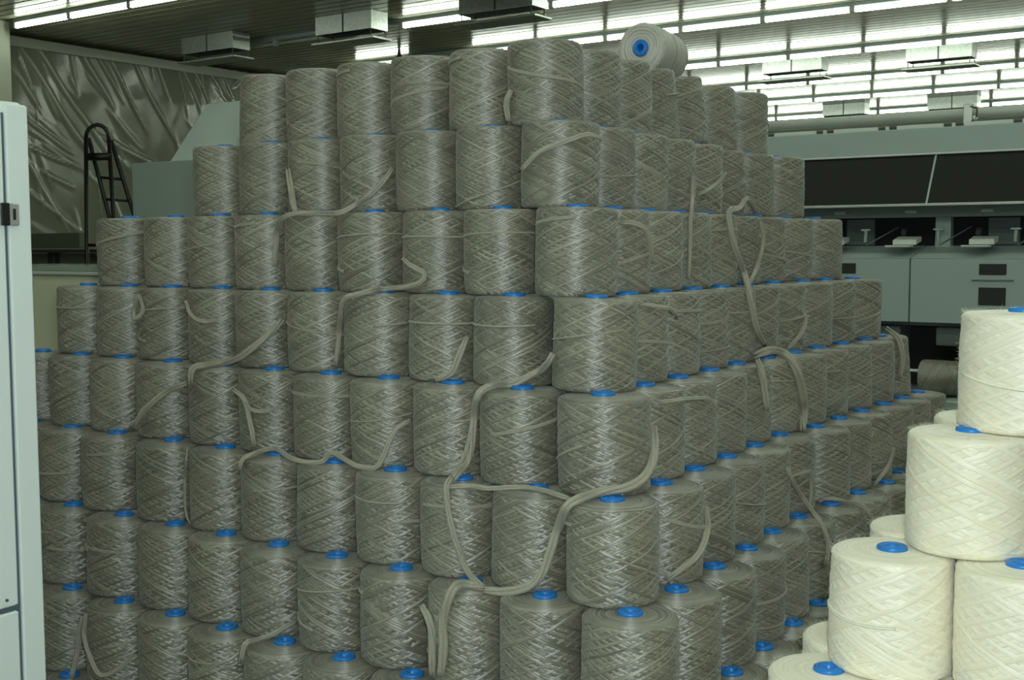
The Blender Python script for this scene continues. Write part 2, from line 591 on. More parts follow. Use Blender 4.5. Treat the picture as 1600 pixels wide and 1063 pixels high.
XA, XB = -3.6, 3.2
part('top_beam', MB().bbox(XA, XB, 5.0, 5.5, 2.22, 2.385, 0.006), M_MACHINE)
part('beam_lip', MB().bbox(XA, XB, 4.985, 5.02, 2.208, 2.222, 0.003), M_LIGHTSTRIP)
part('back_panel', MB().box(XA, XB, 5.45, 5.5, 0.0, 2.22), M_RECESS)
xk = [-2.92, -1.57, -0.222, 1.128, 2.478]
ed = [XA] + xk + [XB]
for a, b in zip(ed, ed[1:]):
    part('screen_panel', MB().prism_x([(5.0, 2.208), (4.8, 1.888), (4.83, 1.876), (5.03, 2.208)], a + 0.006, b - 0.006), M_SCREEN)
for x in xk:
    part('screen_divider', MB().prism_x([(4.995, 2.208), (4.795, 1.886), (4.82, 1.876), (5.02, 2.208)], x - 0.006, x + 0.006), M_MACHINE)
part('lower_rail', MB().bbox(XA, XB, 4.775, 4.815, 1.868, 1.886, 0.004), M_ALU)
part('fascia', MB().bbox(XA, XB, 4.95, 5.0, 1.80, 1.872, 0.004), M_MACHINE_D)
for i in range(14):
    x = -3.3 + 0.478 * i + 0.075
    part('fascia_knob', MB().bbox(x - 0.04, x + 0.04, 4.925, 4.951, 1.825, 1.853, 0.006), M_MACHINE)
    # equipment in the recess
    part('feeder_ledge', MB().bbox(x - 0.105, x + 0.06, 4.72, 4.80, 1.606, 1.618, 0.003), M_LIGHTSTRIP)
    part('feeder_ledge', MB().prism_x([(4.80, 1.622), (4.92, 1.645), (4.92, 1.675), (4.80, 1.652)], x - 0.075, x + 0.075), M_LIGHTSTRIP)
    k = part('feeder_arm', MB().tube([(x + 0.16, 4.99, 1.64), (x + 0.163, 4.99, 1.715)], 0.012, 8), M_MACHINE)
    part('tension_knob', MB().bbox(x + 0.13, x + 0.195, 4.975, 5.005, 1.715, 1.728, 0.004), M_LIGHTSTRIP, k)
    part('guide_wheel', MB().tube([(x - 0.1, 5.1, 1.70), (x - 0.07, 5.1, 1.70)], 0.035, 14), M_DARKMETAL)
    part('thread_guide', MB().tube([(x - 0.28, 4.9, 1.62), (x - 0.16, 5.2, 1.74)], 0.006, 6), M_MACHINE_D)
for i in range(6):
    x = -3.05 + 0.956 * i + 0.006
    part('upright_post', MB().bbox(x - 0.05, x + 0.05, 5.03, 5.1, 1.60, 1.81, 0.004), M_MACHINE)
    part('inner_plate', MB().bbox(x + 0.22, x + 0.42, 5.3, 5.32, 1.62, 1.80, 0.004), M_MACHINE_D)
xs_ = [-3.6, -3.094, -2.159, -1.224, -0.289, 0.646, 1.581, 2.516, 3.2]
for a, b in zip(xs_, xs_[1:]):
    p_ = part('front_panel', MB().bbox(a + 0.004, b - 0.004, 4.70, 4.75, 1.126, 1.532, 0.004), M_MACHINE)
    part('sloped_top', MB().prism_x([(4.70, 1.533), (5.06, 1.615), (5.06, 1.60), (4.72, 1.523)], a + 0.004, b - 0.004), M_MACHINE)
    wx = a + 0.505
    if wx + 0.1 < b:
        part('display_window', MB().bbox(wx - 0.08, wx + 0.08, 4.694, 4.702, 1.434, 1.502, 0.002), M_RECESS, p_)
        part('display_window', MB().bbox(wx - 0.08, wx + 0.08, 4.694, 4.702, 1.246, 1.356, 0.002), M_RECESS, p_)
        part('slot_handle', MB().bbox(wx - 0.125, wx + 0.125, 4.688, 4.702, 1.398, 1.406, 0.002), M_MACHINE_D, p_)
        part('slot_handle', MB().bbox(wx - 0.125, wx - 0.02, 4.688, 4.702, 1.196, 1.204, 0.002), M_MACHINE_D, p_)
part('panel_seam_backing', MB().box(XA, XB, 4.735, 4.76, 1.13, 1.525), M_GROOVE)
for i in range(12):
    x = -3.3 + 0.55 * i
    part('drive_box', MB().bbox(x - 0.16, x + 0.16, 4.86, 5.1, 0.97, 1.09, 0.006), M_MACHINE_D)
part('under_beam', MB().bbox(XA, XB, 4.95, 5.05, 1.09, 1.125, 0.004), M_MACHINE_D)
part('cradle_bar', MB().tube([(XA, 4.86, 0.80), (XB, 4.86, 0.80)], 0.012, 8), M_ALU)
part('base_shelf', MB().bbox(XA, XB, 4.5, 5.3, 0.60, 0.66, 0.008), M_MACHINE)
part('base_plinth', MB().bbox(XA, XB, 4.62, 5.3, 0.0, 0.60, 0.008), M_MACHINE_D)
x = XA + 0.1
while x < XB - 0.4:
    part('top_strip', MB().bbox(x, x + 0.30, 5.02, 5.05, 2.385, 2.41, 0.003), M_LIGHTSTRIP)
    part('top_strip', MB().bbox(x + 0.355, x + 0.375, 5.02, 5.05, 2.385, 2.41, 0.003), M_LIGHTSTRIP)
    x += 0.43
part('top_strip_backing', MB().box(XA, XB, 5.06, 5.09, 2.385, 2.408), M_DARKMETAL)
tp = empty('overhead_pipe', (0, 5.12, 2.385))
tag(tp, 'long grey pipe running along the top of the grey machine', 'pipe')
MB().tube([(XA, 0.06, 0.092), (XB, 0.06, 0.092)], 0.036, 16).build('pipe_run', M_PIPE, tp, True)
for x in (-2.9, -0.055, 2.8):
    b_ = MB().bbox(x - 0.03, x + 0.03, -0.02, -0.005, 0.002, 0.15, 0.004).box(x - 0.03, x + 0.03, -0.006, 0.12, 0.002, 0.02).build('pipe_bracket', M_ALU, tp)
    MB().tube([(x + 0.05, -0.05, 0.05), (x + 0.05, -0.02, 0.05)], 0.018, 12).build('valve_knob', M_ALU, b_, True)
    MB().tube([(x + 0.03, -0.03, 0.035), (x + 0.062, -0.05, 0.06), (x + 0.062, -0.04, 0.11), (x + 0.02, -0.04, 0.13)], 0.006, 6).build('cable_loop', M_DARKMETAL, b_, True)

# ---------------------------------------------------------------- far left: grey hood unit, ladder, cream cabinet, dark bench
t = empty('hooded_unit', (-4.9, 3.4, 0))
tag(t, 'grey sheet metal unit with a slanted pale hood behind the stack', 'machine')


def rel(mbx, o):
    mbx.v = [(a - o.location.x, b - o.location.y, c - o.location.z) for a, b, c in mbx.v]
    return mbx


rel(MB().bbox(-5.8, -4.0, 3.0, 4.0, 0.0, 2.272, 0.008), t).build('housing', paint('hood_grey', (0.45, 0.54, 0.50), 0.5, 0.05, 3), t)
hm = MB()
hm.prism_x([(3.05, 2.275), (3.75, 2.275), (3.75, 2.74), (3.42, 2.74)], -5.40, -4.78)
rel(hm, t).build('hood', paint('hood_pale', (0.72, 0.83, 0.78), 0.45, 0.04, 3), t)
rel(MB().bbox(-4.775, -4.3, 3.25, 3.75, 2.275, 2.66, 0.006), t).build('side_duct', M_MACHINE_D, t)

t = empty('step_ladder', (-6.15, 2.95, 0))
tag(t, 'black metal step ladder with a hooped top before the plastic sheet', 'ladder')
cr_, up_ = Vector((0.8239, 0.5667, 0)), Vector((0, 0, 1))
fwv = Vector((-0.5667, 0.8239, 0))


def lad(px, z, back=0.0):
    p = Vector((-6.182, 2.975, 0)) + cr_ * ((px - 152) * 0.00507) + fwv * back
    return (p.x + 6.15, p.y - 2.95, z)


A0, A1 = lad(124, 0), lad(135, 2.49)
B0, B1 = lad(186, 0), lad(171, 2.45)
C0, C1 = lad(196, 0, 0.9), lad(137, 2.49, 0.03)
D0, D1 = lad(258, 0, 0.9), lad(172, 2.47, 0.03)
for a, b in ((A0, A1), (B0, B1), (C0, C1), (D0, D1)):
    MB().tube([a, b], 0.017, 8).build('rail', M_BLACK, t, True)
hoop = [A1] + [lad(153 - 18 * math.cos(PI * i / 8), 2.49 + 0.10 * math.sin(PI * i / 8)) for i in range(1, 8)] + [B1]
MB().tube(hoop, 0.016, 8).build('hoop', M_BLACK, t, True)


def lerp(a, b, f):
    return tuple(a[i] + (b[i] - a[i]) * f for i in range(3))


for zz in (2.15, 1.98, 1.81, 1.6, 1.35, 1.1, 0.85, 0.6, 0.35):
    f = zz / 2.45
    MB().tube([lerp(C0, C1, f), lerp(D0, D1, f)], 0.011, 8).build('rung', M_BLACK, t, True)
for zz in (1.64, 1.1, 0.55):
    MB().tube([lerp(A0, A1, zz / 2.49), lerp(B0, B1, zz / 2.45)], 0.013, 8).build('rung', M_BLACK, t, True)
MB().tube([lad(138, 2.34, 0.0), lad(173, 2.34, 0.0)], 0.03, 8).build('top_step', M_BLACK, t, True)

t = empty('storage_cabinet', (-4.2, 1.5, 0))
tag(t, 'cream painted cabinet with a thin glass edged top beside the white cabinet', 'cabinet')
rel(MB().bbox(-5.2, -3.2, 1.2, 1.9, 0, 1.46, 0.006), t).build('carcass', M_CREAMPAINT, t)
rel(MB().bbox(-5.23, -3.17, 1.17, 1.93, 1.462, 1.482, 0.003), t).build('worktop', M_LIGHTSTRIP, t)
rel(MB().bbox(-5.2, -3.2, 1.2, 1.9, 1.484, 1.512, 0.003), t).build('glass_edge', paint('green_glass_edge', (0.35, 0.42, 0.36), 0.15), t)

t = empty('dark_bench', (-7.6, 3.7, 0))
tag(t, 'dark grey green bench with a raised back panel behind the ladder', 'bench')
rel(MB().bbox(-8.6, -7.17, 3.5, 3.55, 1.615, 1.75, 0.005), t).build('back_panel', paint('bench_panel', (0.16, 0.18, 0.13), 0.5), t)
rel(MB().bbox(-8.6, -6.85, 3.45, 4.1, 1.575, 1.605, 0.005), t).build('bench_top', M_DARKMETAL, t)
for xx in (-8.5, -7.75, -7.0):
    rel(MB().bbox(xx - 0.05, xx + 0.05, 3.6, 3.7, 0, 1.575, 0.005), t).build('leg', M_DARKMETAL, t)
rel(MB().bbox(-8.5, -6.95, 3.66, 3.72, 1.3, 1.57, 0.005), t).build('apron', paint('bench_apron', (0.20, 0.22, 0.17), 0.5), t)

# ---------------------------------------------------------------- white cabinet at the edge of the frame
t = empty('white_cabinet', (-1.1, -1.9, 0))
tag(t, 'tall white enamel cabinet with a latch standing left of the stack', 'cabinet')
rel(MB().bbox(-1.45, -0.768, -2.55, -1.252, 0.0, 1.98, 0.008), t).build('carcass', M_WHITE, t)
dr = rel(MB().bbox(-0.768, -0.752, -2.5, -1.326, 0.715, 1.955, 0.004), t).build('door', M_WHITE, t)
dr2 = rel(MB().bbox(-0.768, -0.752, -2.5, -1.326, 0.06, 0.70, 0.004), t).build('lower_door', M_WHITE, t)
rel(MB().bbox(-0.768, -0.752, -1.316, -1.254, 0.02, 1.972, 0.004), t).build('door_post', M_WHITE, t)
rel(MB().box(-0.769, -0.762, -2.5, -1.3, 0.07, 1.95), t).build('door_gap', M_GROOVE, t)
lt = rel(MB().bbox(-0.752, -0.742, -1.35, -1.292, 1.672, 1.728, 0.003), t).build('latch', M_ALU, dr)
lt.parent = t
rel(MB().bbox(-0.743, -0.736, -1.345, -1.322, 1.672, 1.728, 0.002), t).build('latch_bolt', M_BLACK, t)
rel(MB().bbox(-0.743, -0.738, -1.312, -1.304, 1.686, 1.714, 0.002), t).build('latch_slot', M_BLACK, t)
rel(MB().tube([(-0.753, -1.36, 0.735), (-0.748, -1.36, 0.735)], 0.004, 8), t).build('rivet', M_GROOVE, t)

# ---------------------------------------------------------------- yarn spools
R0, HT = 0.12, 0.2465


def spool_mesh(name, mat, seed, n=72, taper=0.0, barrel=0.02, r0=R0, ht=HT * 0.992):
    rg = random.Random(seed)
    sh = 0.016
    prof = []                                        # (r, z, v)
    v = -(r0 - 0.028) / 0.24
    for r in (0.028, 0.06, 0.09, r0 - sh):
        prof.append((r, 0.0, -(r0 - sh * 0.4 - r) / 0.24 - 0.02))
    for i in range(1, 4):
        a = PI / 2 * i / 4
        prof.append((r0 - sh + sh * math.sin(a), sh - sh * math.cos(a), 0.004 * i))
    m = 22
    for i in range(m + 1):
        z = sh + (ht - 2 * sh) * i / m
        f = (z / ht - 0.5) * 2
        prof.append((r0 * (1 + barrel * (1 - f * f) - barrel - taper * (z / ht)), z, z / 0.24))
    rt = r0 * (1 - taper) - sh
    for i in range(1, 5):
        a = PI / 2 * i / 4
        prof.append((rt + sh * math.cos(a), ht - sh + sh * math.sin(a), (ht - sh + sh * a) / 0.24))
    vt = (ht - sh + sh * PI / 2) / 0.24
    for f in (0.9, 0.75, 0.6, 0.45, 0.32):
        r = rt * f
        prof.append((r, ht + 0.002 * (1 - f), vt + (rt - r) / 0.24 + 0.002))
    prof.append((0.02, ht + 0.001, vt + (rt - 0.02) / 0.24))
    ph = [rg.uniform(0, 6.28) for _ in range(8)]
    verts, faces, vv = [], [], []
    for (r, z, w) in prof:
        for k in range(n):
            th = 2 * PI * k / n
            q = r * (1 + 0.004 * math.sin(2 * th + ph[0]) + 0.003 * math.sin(3 * th + ph[1] + z * 20) + 0.003 * math.sin(30 * z / 0.24 * 0.7 + ph[2] + th))
            if 0.02 < z < ht - 0.015:
                q += 0.0011 * (math.sin(24 * th + z / 0.24 * 44 + ph[3]) + math.sin(24 * th - z / 0.24 * 44 + ph[4])) * 0.6
            verts.append((q * math.cos(th), q * math.sin(th), z))
        vv.append(w)
    nr = len(prof)
    uvs = []
    for i in range(nr - 1):
        for k in range(n):
            faces.append((i * n + k, i * n + (k + 1) % n, (i + 1) * n + (k + 1) % n, (i + 1) * n + k))
            u0, u1 = k / n, (k + 1) / n
            uvs += [u0, vv[i], u1, vv[i], u1, vv[i + 1], u0, vv[i + 1]]
    me = bpy.data.meshes.new(name)
    me.from_pydata(verts, [], faces)
    uvl = me.uv_layers.new(name='wind')
    uvl.data.foreach_set('uv', uvs)
    me.materials.append(mat)
    me.polygons.foreach_set('use_smooth', [True] * len(me.polygons))
    me.update()
    return me


def cap_mesh():
    p = [(0, -0.06), (0.012, -0.06), (0.012, 0.006), (0.016, 0.0105), (0.019, 0.0105), (0.0205, 0.0085), (0.0225, 0.0085), (0.024, 0.0105), (0.027, 0.0105), (0.0305, 0.0085), (0.0315, 0.005), (0.0315, -0.004), (0.022, -0.004)]
    return MB().lathe(p, 28).mesh('tube_cap', M_CAP, True)


def ribbon(mb, pts, nrm, hw, th, n=6):
    """Flattened strand: an elliptical section, hw wide across the surface, th thick along nrm."""
    rings = []
    for i, p in enumerate(pts):
        p = Vector(p)
        t = (Vector(pts[min(i + 1, len(pts) - 1)]) - Vector(pts[max(i - 1, 0)])).normalized()
        nn = (nrm[i] - t * nrm[i].dot(t)).normalized()
        w = t.cross(nn)
        hh = hw[i] if isinstance(hw, list) else hw
        rings.append(list(range(len(mb.v), len(mb.v) + n)))
        for k in range(n):
            a = 2 * PI * k / n
            mb.v.append(tuple(p + w * hh * math.cos(a) + nn * th * math.sin(a)))
    for a, c in zip(rings, rings[1:]):
        for k in range(n):
            mb.f.append((a[k], a[(k + 1) % n], c[(k + 1) % n], c[k]))
    mb.f.append(tuple(reversed(rings[0])))
    mb.f.append(tuple(rings[-1]))


def wrap_mesh(seed, mat, r0=R0):
    """Loose turns of yarn lying on the winding."""
    rg = random.Random(seed)
    mb = MB()
    for j in range(rg.choice((1, 1, 2))):
        z0 = rg.uniform(0.05, 0.2)
        dz = rg.choice((-1, 1)) * rg.uniform(0.02, 0.15)
        if rg.random() < 0.3:
            dz *= 0.15
        th0, span = rg.uniform(0, 6.28), rg.uniform(2.6, 4.6)
        dbl = rg.random() < 0.6
        for s in ((-0.0022, 0.0022) if dbl else (0.0,)):
            pts, nr = [], []
            for i in range(27):
                f = i / 26
                th = th0 + span * f
                z = min(0.235, max(0.012, z0 + dz * (f - 0.5) + 0.006 * math.sin(5 * f + seed))) + s
                r = r0 * 1.008 + 0.001 * math.sin(9 * f + seed)
                pts.append((r * math.cos(th), r * math.sin(th), z))
                nr.append(Vector((math.cos(th), math.sin(th), 0)))
            ribbon(mb, pts, nr, rg.uniform(0.0022, 0.0034), 0.0022)
    return mb.mesh('loose_wrap', mat, True)


def fuzz_mesh(seed, mat, n, r0=R0, ht=HT, ln=0.009, w=0.00013):
    """Fine stray fibres standing off the winding, most of them along the top rim."""
    rg = random.Random(seed)
    mb = MB()
    for i in range(n):
        th = rg.uniform(0, 6.28)
        top = rg.random() < 0.6
        if top:
            r, z = r0 - 0.012 * rg.random() - 0.004, ht - 0.004
            d = Vector((math.cos(th) * rg.uniform(-0.3, 1), math.sin(th) * rg.uniform(-0.3, 1), rg.uniform(0.3, 1)))
        else:
            r, z = r0 * 0.995, rg.uniform(0.02, ht - 0.02)
            d = Vector((math.cos(th), math.sin(th), rg.uniform(-0.5, 0.8)))
        d += Vector((rg.uniform(-0.8, 0.8), rg.uniform(-0.8, 0.8), rg.uniform(-0.3, 0.3)))
        d.normalize()
        L = ln * rg.uniform(0.4, 1.3)
        p0 = Vector((r * math.cos(th), r * math.sin(th), z))
        side = d.cross(Vector((rg.uniform(-1, 1), rg.uniform(-1, 1), rg.uniform(-1, 1)))).normalized()
        p1 = p0 + d * L * 0.5 + side * L * 0.15
        p2 = p0 + d * L * 0.9 + side * L * 0.45
        s = side.cross(d) * w
        b = len(mb.v)
        mb.v += [tuple(p0 - s), tuple(p0 + s), tuple(p1 + s), tuple(p1 - s), tuple(p2)]
        mb.f += [(b, b + 1, b + 2, b + 3), (b + 3, b + 2, b + 4)]
    return mb.mesh('fuzz', mat)


CAP = cap_mesh()
BODY = [spool_mesh('winding', M_GREY, i, taper=tp_, barrel=ba_) for i, (tp_, ba_) in enumerate(((0.0, 0.01), (0.012, 0.014), (0.0, 0.022), (0.02, 0.008), (-0.008, 0.012), (0.008, 0.018)))]
WRAP = [wrap_mesh(i, M_GREYW) for i in range(12)]
FUZZ = [fuzz_mesh(i, M_GREYW, 320) for i in range(3)]

STACK = {
 1: [(-5,-1.180,0.000,0.1170), (-4,-0.946,0.000,0.1170), (-3,-0.712,0.000,0.1170), (-2,-0.478,0.000,0.1170), (-1,-0.244,0.000,0.1170), (0,-0.003,-0.027,0.1170), (1,-0.010,0.207,0.1170), (2,-0.022,0.440,0.1170), (3,-0.034,0.674,0.1170), (4,-0.046,0.915,0.1236), (5,-0.060,1.199,0.1206), (6,-0.034,1.438,0.1206)],
 2: [(-6,-1.313,-0.098,0.1170), (-5,-1.079,-0.098,0.1170), (-4,-0.845,-0.098,0.1170), (-3,-0.611,-0.098,0.1170), (-2,-0.377,-0.098,0.1170), (-1,-0.143,-0.098,0.1170), (0,0.101,-0.112,0.1170), (1,0.092,0.122,0.1170), (2,0.080,0.356,0.1170), (3,0.068,0.590,0.1170), (4,0.056,0.823,0.1170), (5,0.017,1.101,0.1201), (6,0.033,1.341,0.1201), (7,0.065,1.580,0.1217)],
 3: [(-8,-1.723,-0.195,0.1236), (-7,-1.469,-0.195,0.1170), (-6,-1.235,-0.195,0.1170), (-5,-1.001,-0.195,0.1170), (-4,-0.767,-0.195,0.1170), (-3,-0.529,-0.195,0.1210), (-2,-0.276,-0.195,0.1170), (-1,-0.042,-0.195,0.1170), (0,0.211,-0.204,0.1170), (1,0.194,0.029,0.1170), (2,0.182,0.263,0.1170), (3,0.171,0.497,0.1170), (4,0.159,0.730,0.1170), (5,0.125,1.003,0.1199), (6,0.125,1.243,0.1199), (7,0.139,1.483,0.1203), (8,0.176,1.722,0.1223)],
 4: [(-9,-1.851,-0.293,0.1170), (-8,-1.617,-0.293,0.1170), (-7,-1.382,-0.293,0.1188), (-6,-1.131,-0.293,0.1170), (-5,-0.897,-0.293,0.1170), (-4,-0.663,-0.293,0.1170), (-3,-0.419,-0.293,0.1236), (-2,-0.173,-0.293,0.1170), (-1,0.060,-0.293,0.1170), (0,0.320,-0.287,0.1170), (1,0.296,-0.054,0.1170), (2,0.284,0.180,0.1170), (3,0.273,0.413,0.1170), (4,0.261,0.647,0.1170), (5,0.234,0.906,0.1199), (6,0.240,1.145,0.1199), (7,0.262,1.385,0.1199), (8,0.270,1.625,0.1199), (9,0.296,1.865,0.1212)],
 5: [(-10,-1.997,-0.391,0.1170), (-9,-1.763,-0.391,0.1170), (-8,-1.529,-0.391,0.1170), (-7,-1.271,-0.391,0.1236), (-6,-1.019,-0.391,0.1170), (-5,-0.785,-0.391,0.1170), (-4,-0.546,-0.391,0.1170), (-3,-0.312,-0.391,0.1170), (-2,-0.078,-0.391,0.1170), (-1,0.161,-0.391,0.1214), (0,0.413,-0.389,0.1236), (1,0.398,-0.148,0.1170), (2,0.387,0.086,0.1170), (3,0.375,0.319,0.1170), (4,0.363,0.553,0.1170), (5,0.361,0.808,0.1199), (6,0.365,1.048,0.1199), (7,0.362,1.287,0.1199), (8,0.376,1.527,0.1201), (9,0.388,1.767,0.1199), (10,0.389,2.007,0.1199)],
 6: [(-10,-1.931,-0.488,0.1170), (-9,-1.697,-0.488,0.1170), (-8,-1.447,-0.488,0.1236), (-7,-1.160,-0.488,0.1236), (-6,-0.912,-0.488,0.1170), (-5,-0.678,-0.488,0.1170), (-4,-0.445,-0.488,0.1170), (-3,-0.210,-0.488,0.1170), (-2,0.024,-0.488,0.1170), (-1,0.262,-0.488,0.1196), (0,0.501,-0.497,0.1196), (1,0.501,-0.245,0.1170), (2,0.489,-0.011,0.1170), (3,0.477,0.223,0.1170), (4,0.466,0.457,0.1170), (5,0.450,0.710,0.1231), (6,0.489,0.950,0.1199), (7,0.487,1.190,0.1199), (8,0.489,1.429,0.1199), (9,0.501,1.669,0.1199), (10,0.498,1.909,0.1199), (11,0.495,2.149,0.1199)],
 7: [(-10,-1.800,-0.586,0.1178), (-9,-1.564,-0.586,0.1178), (-8,-1.299,-0.586,0.1236), (-7,-1.047,-0.586,0.1170), (-6,-0.813,-0.586,0.1170), (-5,-0.579,-0.586,0.1170), (-4,-0.345,-0.586,0.1170), (-3,-0.111,-0.586,0.1170), (-2,0.123,-0.586,0.1170), (-1,0.357,-0.586,0.1170), (0,0.603,-0.595,0.1195), (1,0.604,-0.356,0.1195), (2,0.591,-0.097,0.1170), (3,0.580,0.137,0.1170), (4,0.568,0.371,0.1170), (5,0.558,0.613,0.1205), (6,0.578,0.852,0.1200), (7,0.591,1.092,0.1200), (8,0.622,1.332,0.1212), (9,0.589,1.571,0.1207), (10,0.561,1.811,0.1205), (11,0.536,2.051,0.1205)],
 8: [(-10,-1.684,-0.684,0.1195), (-9,-1.445,-0.684,0.1195), (-8,-1.178,-0.684,0.1236), (-7,-0.936,-0.684,0.1170), (-6,-0.702,-0.684,0.1170), (-5,-0.468,-0.684,0.1170), (-4,-0.234,-0.684,0.1170), (-3,-0.000,-0.684,0.1170), (-2,0.235,-0.684,0.1181), (-1,0.475,-0.684,0.1226), (0,0.725,-0.679,0.1236), (1,0.706,-0.436,0.1204), (2,0.694,-0.196,0.1170), (3,0.682,0.038,0.1170), (4,0.670,0.287,0.1170), (5,0.666,0.521,0.1170), (6,0.652,0.755,0.1170), (7,0.639,0.994,0.1200), (8,0.626,1.234,0.1200), (9,0.613,1.474,0.1200), (10,0.601,1.714,0.1200)],
 9: [(-10,-1.581,-0.781,0.1203), (-9,-1.341,-0.781,0.1202), (-8,-1.100,-0.781,0.1202), (-7,-0.860,-0.781,0.1201), (-6,-0.620,-0.781,0.1201), (-5,-0.379,-0.781,0.1201), (-4,-0.139,-0.781,0.1201), (-3,0.101,-0.781,0.1200), (-2,0.341,-0.781,0.1200), (-1,0.581,-0.781,0.1200), (0,0.827,-0.777,0.1236), (1,0.809,-0.534,0.1193), (2,0.797,-0.296,0.1193), (3,0.785,-0.057,0.1196), (4,0.773,0.181,0.1181), (5,0.764,0.417,0.1181), (6,0.751,0.657,0.1200), (7,0.739,0.897,0.1200), (8,0.726,1.137,0.1200), (9,0.714,1.376,0.1200), (10,0.702,1.616,0.1200)],
}


TIER = ['top', 'second', 'third', 'fourth', 'fifth', 'sixth', 'seventh', 'eighth', 'bottom']
LEAN = {(1, 3): 5.0, (1, 4): 7.0, (1, 5): 2.0, (1, -5): -1.5, (4, 0): -1.5, (3, 0): -1.0, (7, 3): -1.5, (5, 10): 4.0}
VIEW = Vector((-0.5667, 0.8239, 0))
rs = random.Random(21)


def spool(name, loc, r, body, label, cat, group, rotz, lean=0.0, wrap=None, fuzz=None, cap=CAP):
    t = empty(name, loc)
    t.rotation_mode = 'QUATERNION'
    q = Matrix.Rotation(rotz, 4, 'Z')
    if lean:
        q = Matrix.Rotation(math.radians(-lean), 4, VIEW) @ q
    t.rotation_quaternion = q.to_quaternion()
    tag(t, label, cat, group)
    s = r / R0
    inst('winding', body, t, scale=(s, s, 1))
    inst('tube_cap', cap, t, (0, 0, HT * 0.992))
    if wrap is not None:
        inst('loose_wrap', wrap, t, rot=(0, 0, rs.uniform(0, 6.28)), scale=(s, s, 1))
    if fuzz is not None:
        inst('fuzz', fuzz, t, rot=(0, 0, rs.uniform(0, 6.28)), scale=(s, s, 1), kind='stuff')
    return t


for k, row in STACK.items():
    for (i, x, y, r) in row:
        z = (9 - k) * HT
        tier = TIER[k - 1] + ' tier'
        if i == 0:
            lab = 'grey yarn spool at the near corner of the stack, %s' % tier
        else:
            side, n = ('left', -i) if i < 0 else ('right', i)
            lab = 'grey yarn spool, %s, %s to the %s of the near corner spool' % (tier, ORD[n - 1], side)
        ln = LEAN.get((k, i), rs.uniform(-0.8, 0.8))
        # keep the winding's seam turned away from the viewer
        rot = math.atan2(-3.07 - y, 1.97 - x) + PI + rs.uniform(-0.9, 0.9)
        spool('yarn_spool', (x, y, z), r * 0.98, rs.choice(BODY), lab, 'yarn spool', 'grey spools of the %s' % tier, rot, ln,
              rs.choice(WRAP) if rs.random() < 0.75 else None, rs.choice(FUZZ) if k <= 2 else None)

# the spool lying on top of the stack
LR = 0.0925
PBODY = spool_mesh('winding', M_PALE, 91, taper=0.015, barrel=0.012, r0=LR, ht=0.235)
t = empty('yarn_spool', (-0.10, 0.745, 9 * HT + 0.006 + LR))
tag(t, 'pale grey yarn spool lying on its side on top of the stack', 'yarn spool')
ax = Vector((0.10, -0.98, 0.03)).normalized()
t.rotation_mode = 'QUATERNION'
t.rotation_quaternion = ax.to_track_quat('Z', 'Y')
inst('winding', PBODY, t, (0, 0, -0.235))
inst('tube_cap', CAP, t, (0, 0, 0.0), scale=(0.95, 0.95, 1))
inst('loose_wrap', wrap_mesh(40, M_PALE if False else M_GREYW, LR), t, (0, 0, -0.235))
inst('fuzz', fuzz_mesh(41, M_GREYW, 150, LR, 0.235, 0.01), t, (0, 0, -0.235), kind='stuff')

# spool lying in the machine's cradle
LB = spool_mesh('winding', M_GREY, 77, taper=0.01, r0=0.11)
t = empty('yarn_spool', (-0.20, 4.7, 0.668 + 0.113))
t.rotation_mode = 'QUATERNION'
t.rotation_quaternion = Vector((1, 0, 0)).to_track_quat('Z', 'Y')
tag(t, 'fuzzy grey yarn spool lying on the machine shelf behind the stack', 'yarn spool')
inst('winding', LB, t)
inst('tube_cap', CAP, t, (0, 0, HT * 0.992))
inst('fuzz', fuzz_mesh(78, M_GREYW, 500, 0.11, HT, 0.016), t, kind='stuff')

# cream spools at the lower right
CB = [spool_mesh('winding', M_CREAM, 200 + i, taper=tp_, barrel=ba_) for i, (tp_, ba_) in enumerate(((0.02, 0.025), (0.0, 0.02), (-0.01, 0.03)))]
CW = [wrap_mesh(60 + i, M_CREAMW) for i in range(5)]
CF = [fuzz_mesh(70 + i, M_CREAMW, 900, ln=0.013, w=0.00012) for i in range(3)]
CREAM = [
    (1.433, -0.415, 5, 'topmost cream yarn spool cut by the right edge of the frame'),
    (1.353, -0.496, 4, 'cream yarn spool directly below the topmost cream spool'),
    (1.335, -0.226, 4, 'cream yarn spool mostly hidden behind the second highest cream spool'),
    (1.225, -0.596, 3, 'cream yarn spool with its whole blue cap showing, nearest the grey stack'),
    (1.478, -0.585, 3, 'cream yarn spool at the right edge below the second highest one'),
    (1.225, -0.330, 3, 'cream yarn spool peeping out behind the one nearest the grey stack'),
    (1.131, -0.701, 2, 'lowest visible cream yarn spool at the bottom of the frame'),
    (1.110, -0.440, 2, 'cream yarn spool showing a narrow edge behind the lower cream spools'),
    (1.385, -0.690, 2, 'cream yarn spool below the right edge one, third tier from the floor'),
    (1.360, -0.430, 2, 'cream yarn spool hidden in the middle of the cream stack, third tier'),
]
for (x, y) in ((1.131, -0.701), (1.385, -0.690), (1.110, -0.440), (1.360, -0.430)):
    for kk in (0, 1):
        CREAM.append((x, y, kk, 'cream yarn spool of the %s cream tier, %s %s one' % (('floor', 'second')[kk], 'near' if y < -0.6 else 'far', 'outer' if x < 1.2 else 'inner')))
for j, (x, y, kk, lab) in enumerate(CREAM):
    rot = math.atan2(-3.07 - y, 1.97 - x) + PI + rs.uniform(-0.9, 0.9)
    spool('yarn_spool', (x, y, kk * HT), 0.1265, CB[j % 3], lab, 'yarn spool', 'cream spools', rot, 0, CW[j % 5] if j % 3 != 1 else None, CF[j % 3])

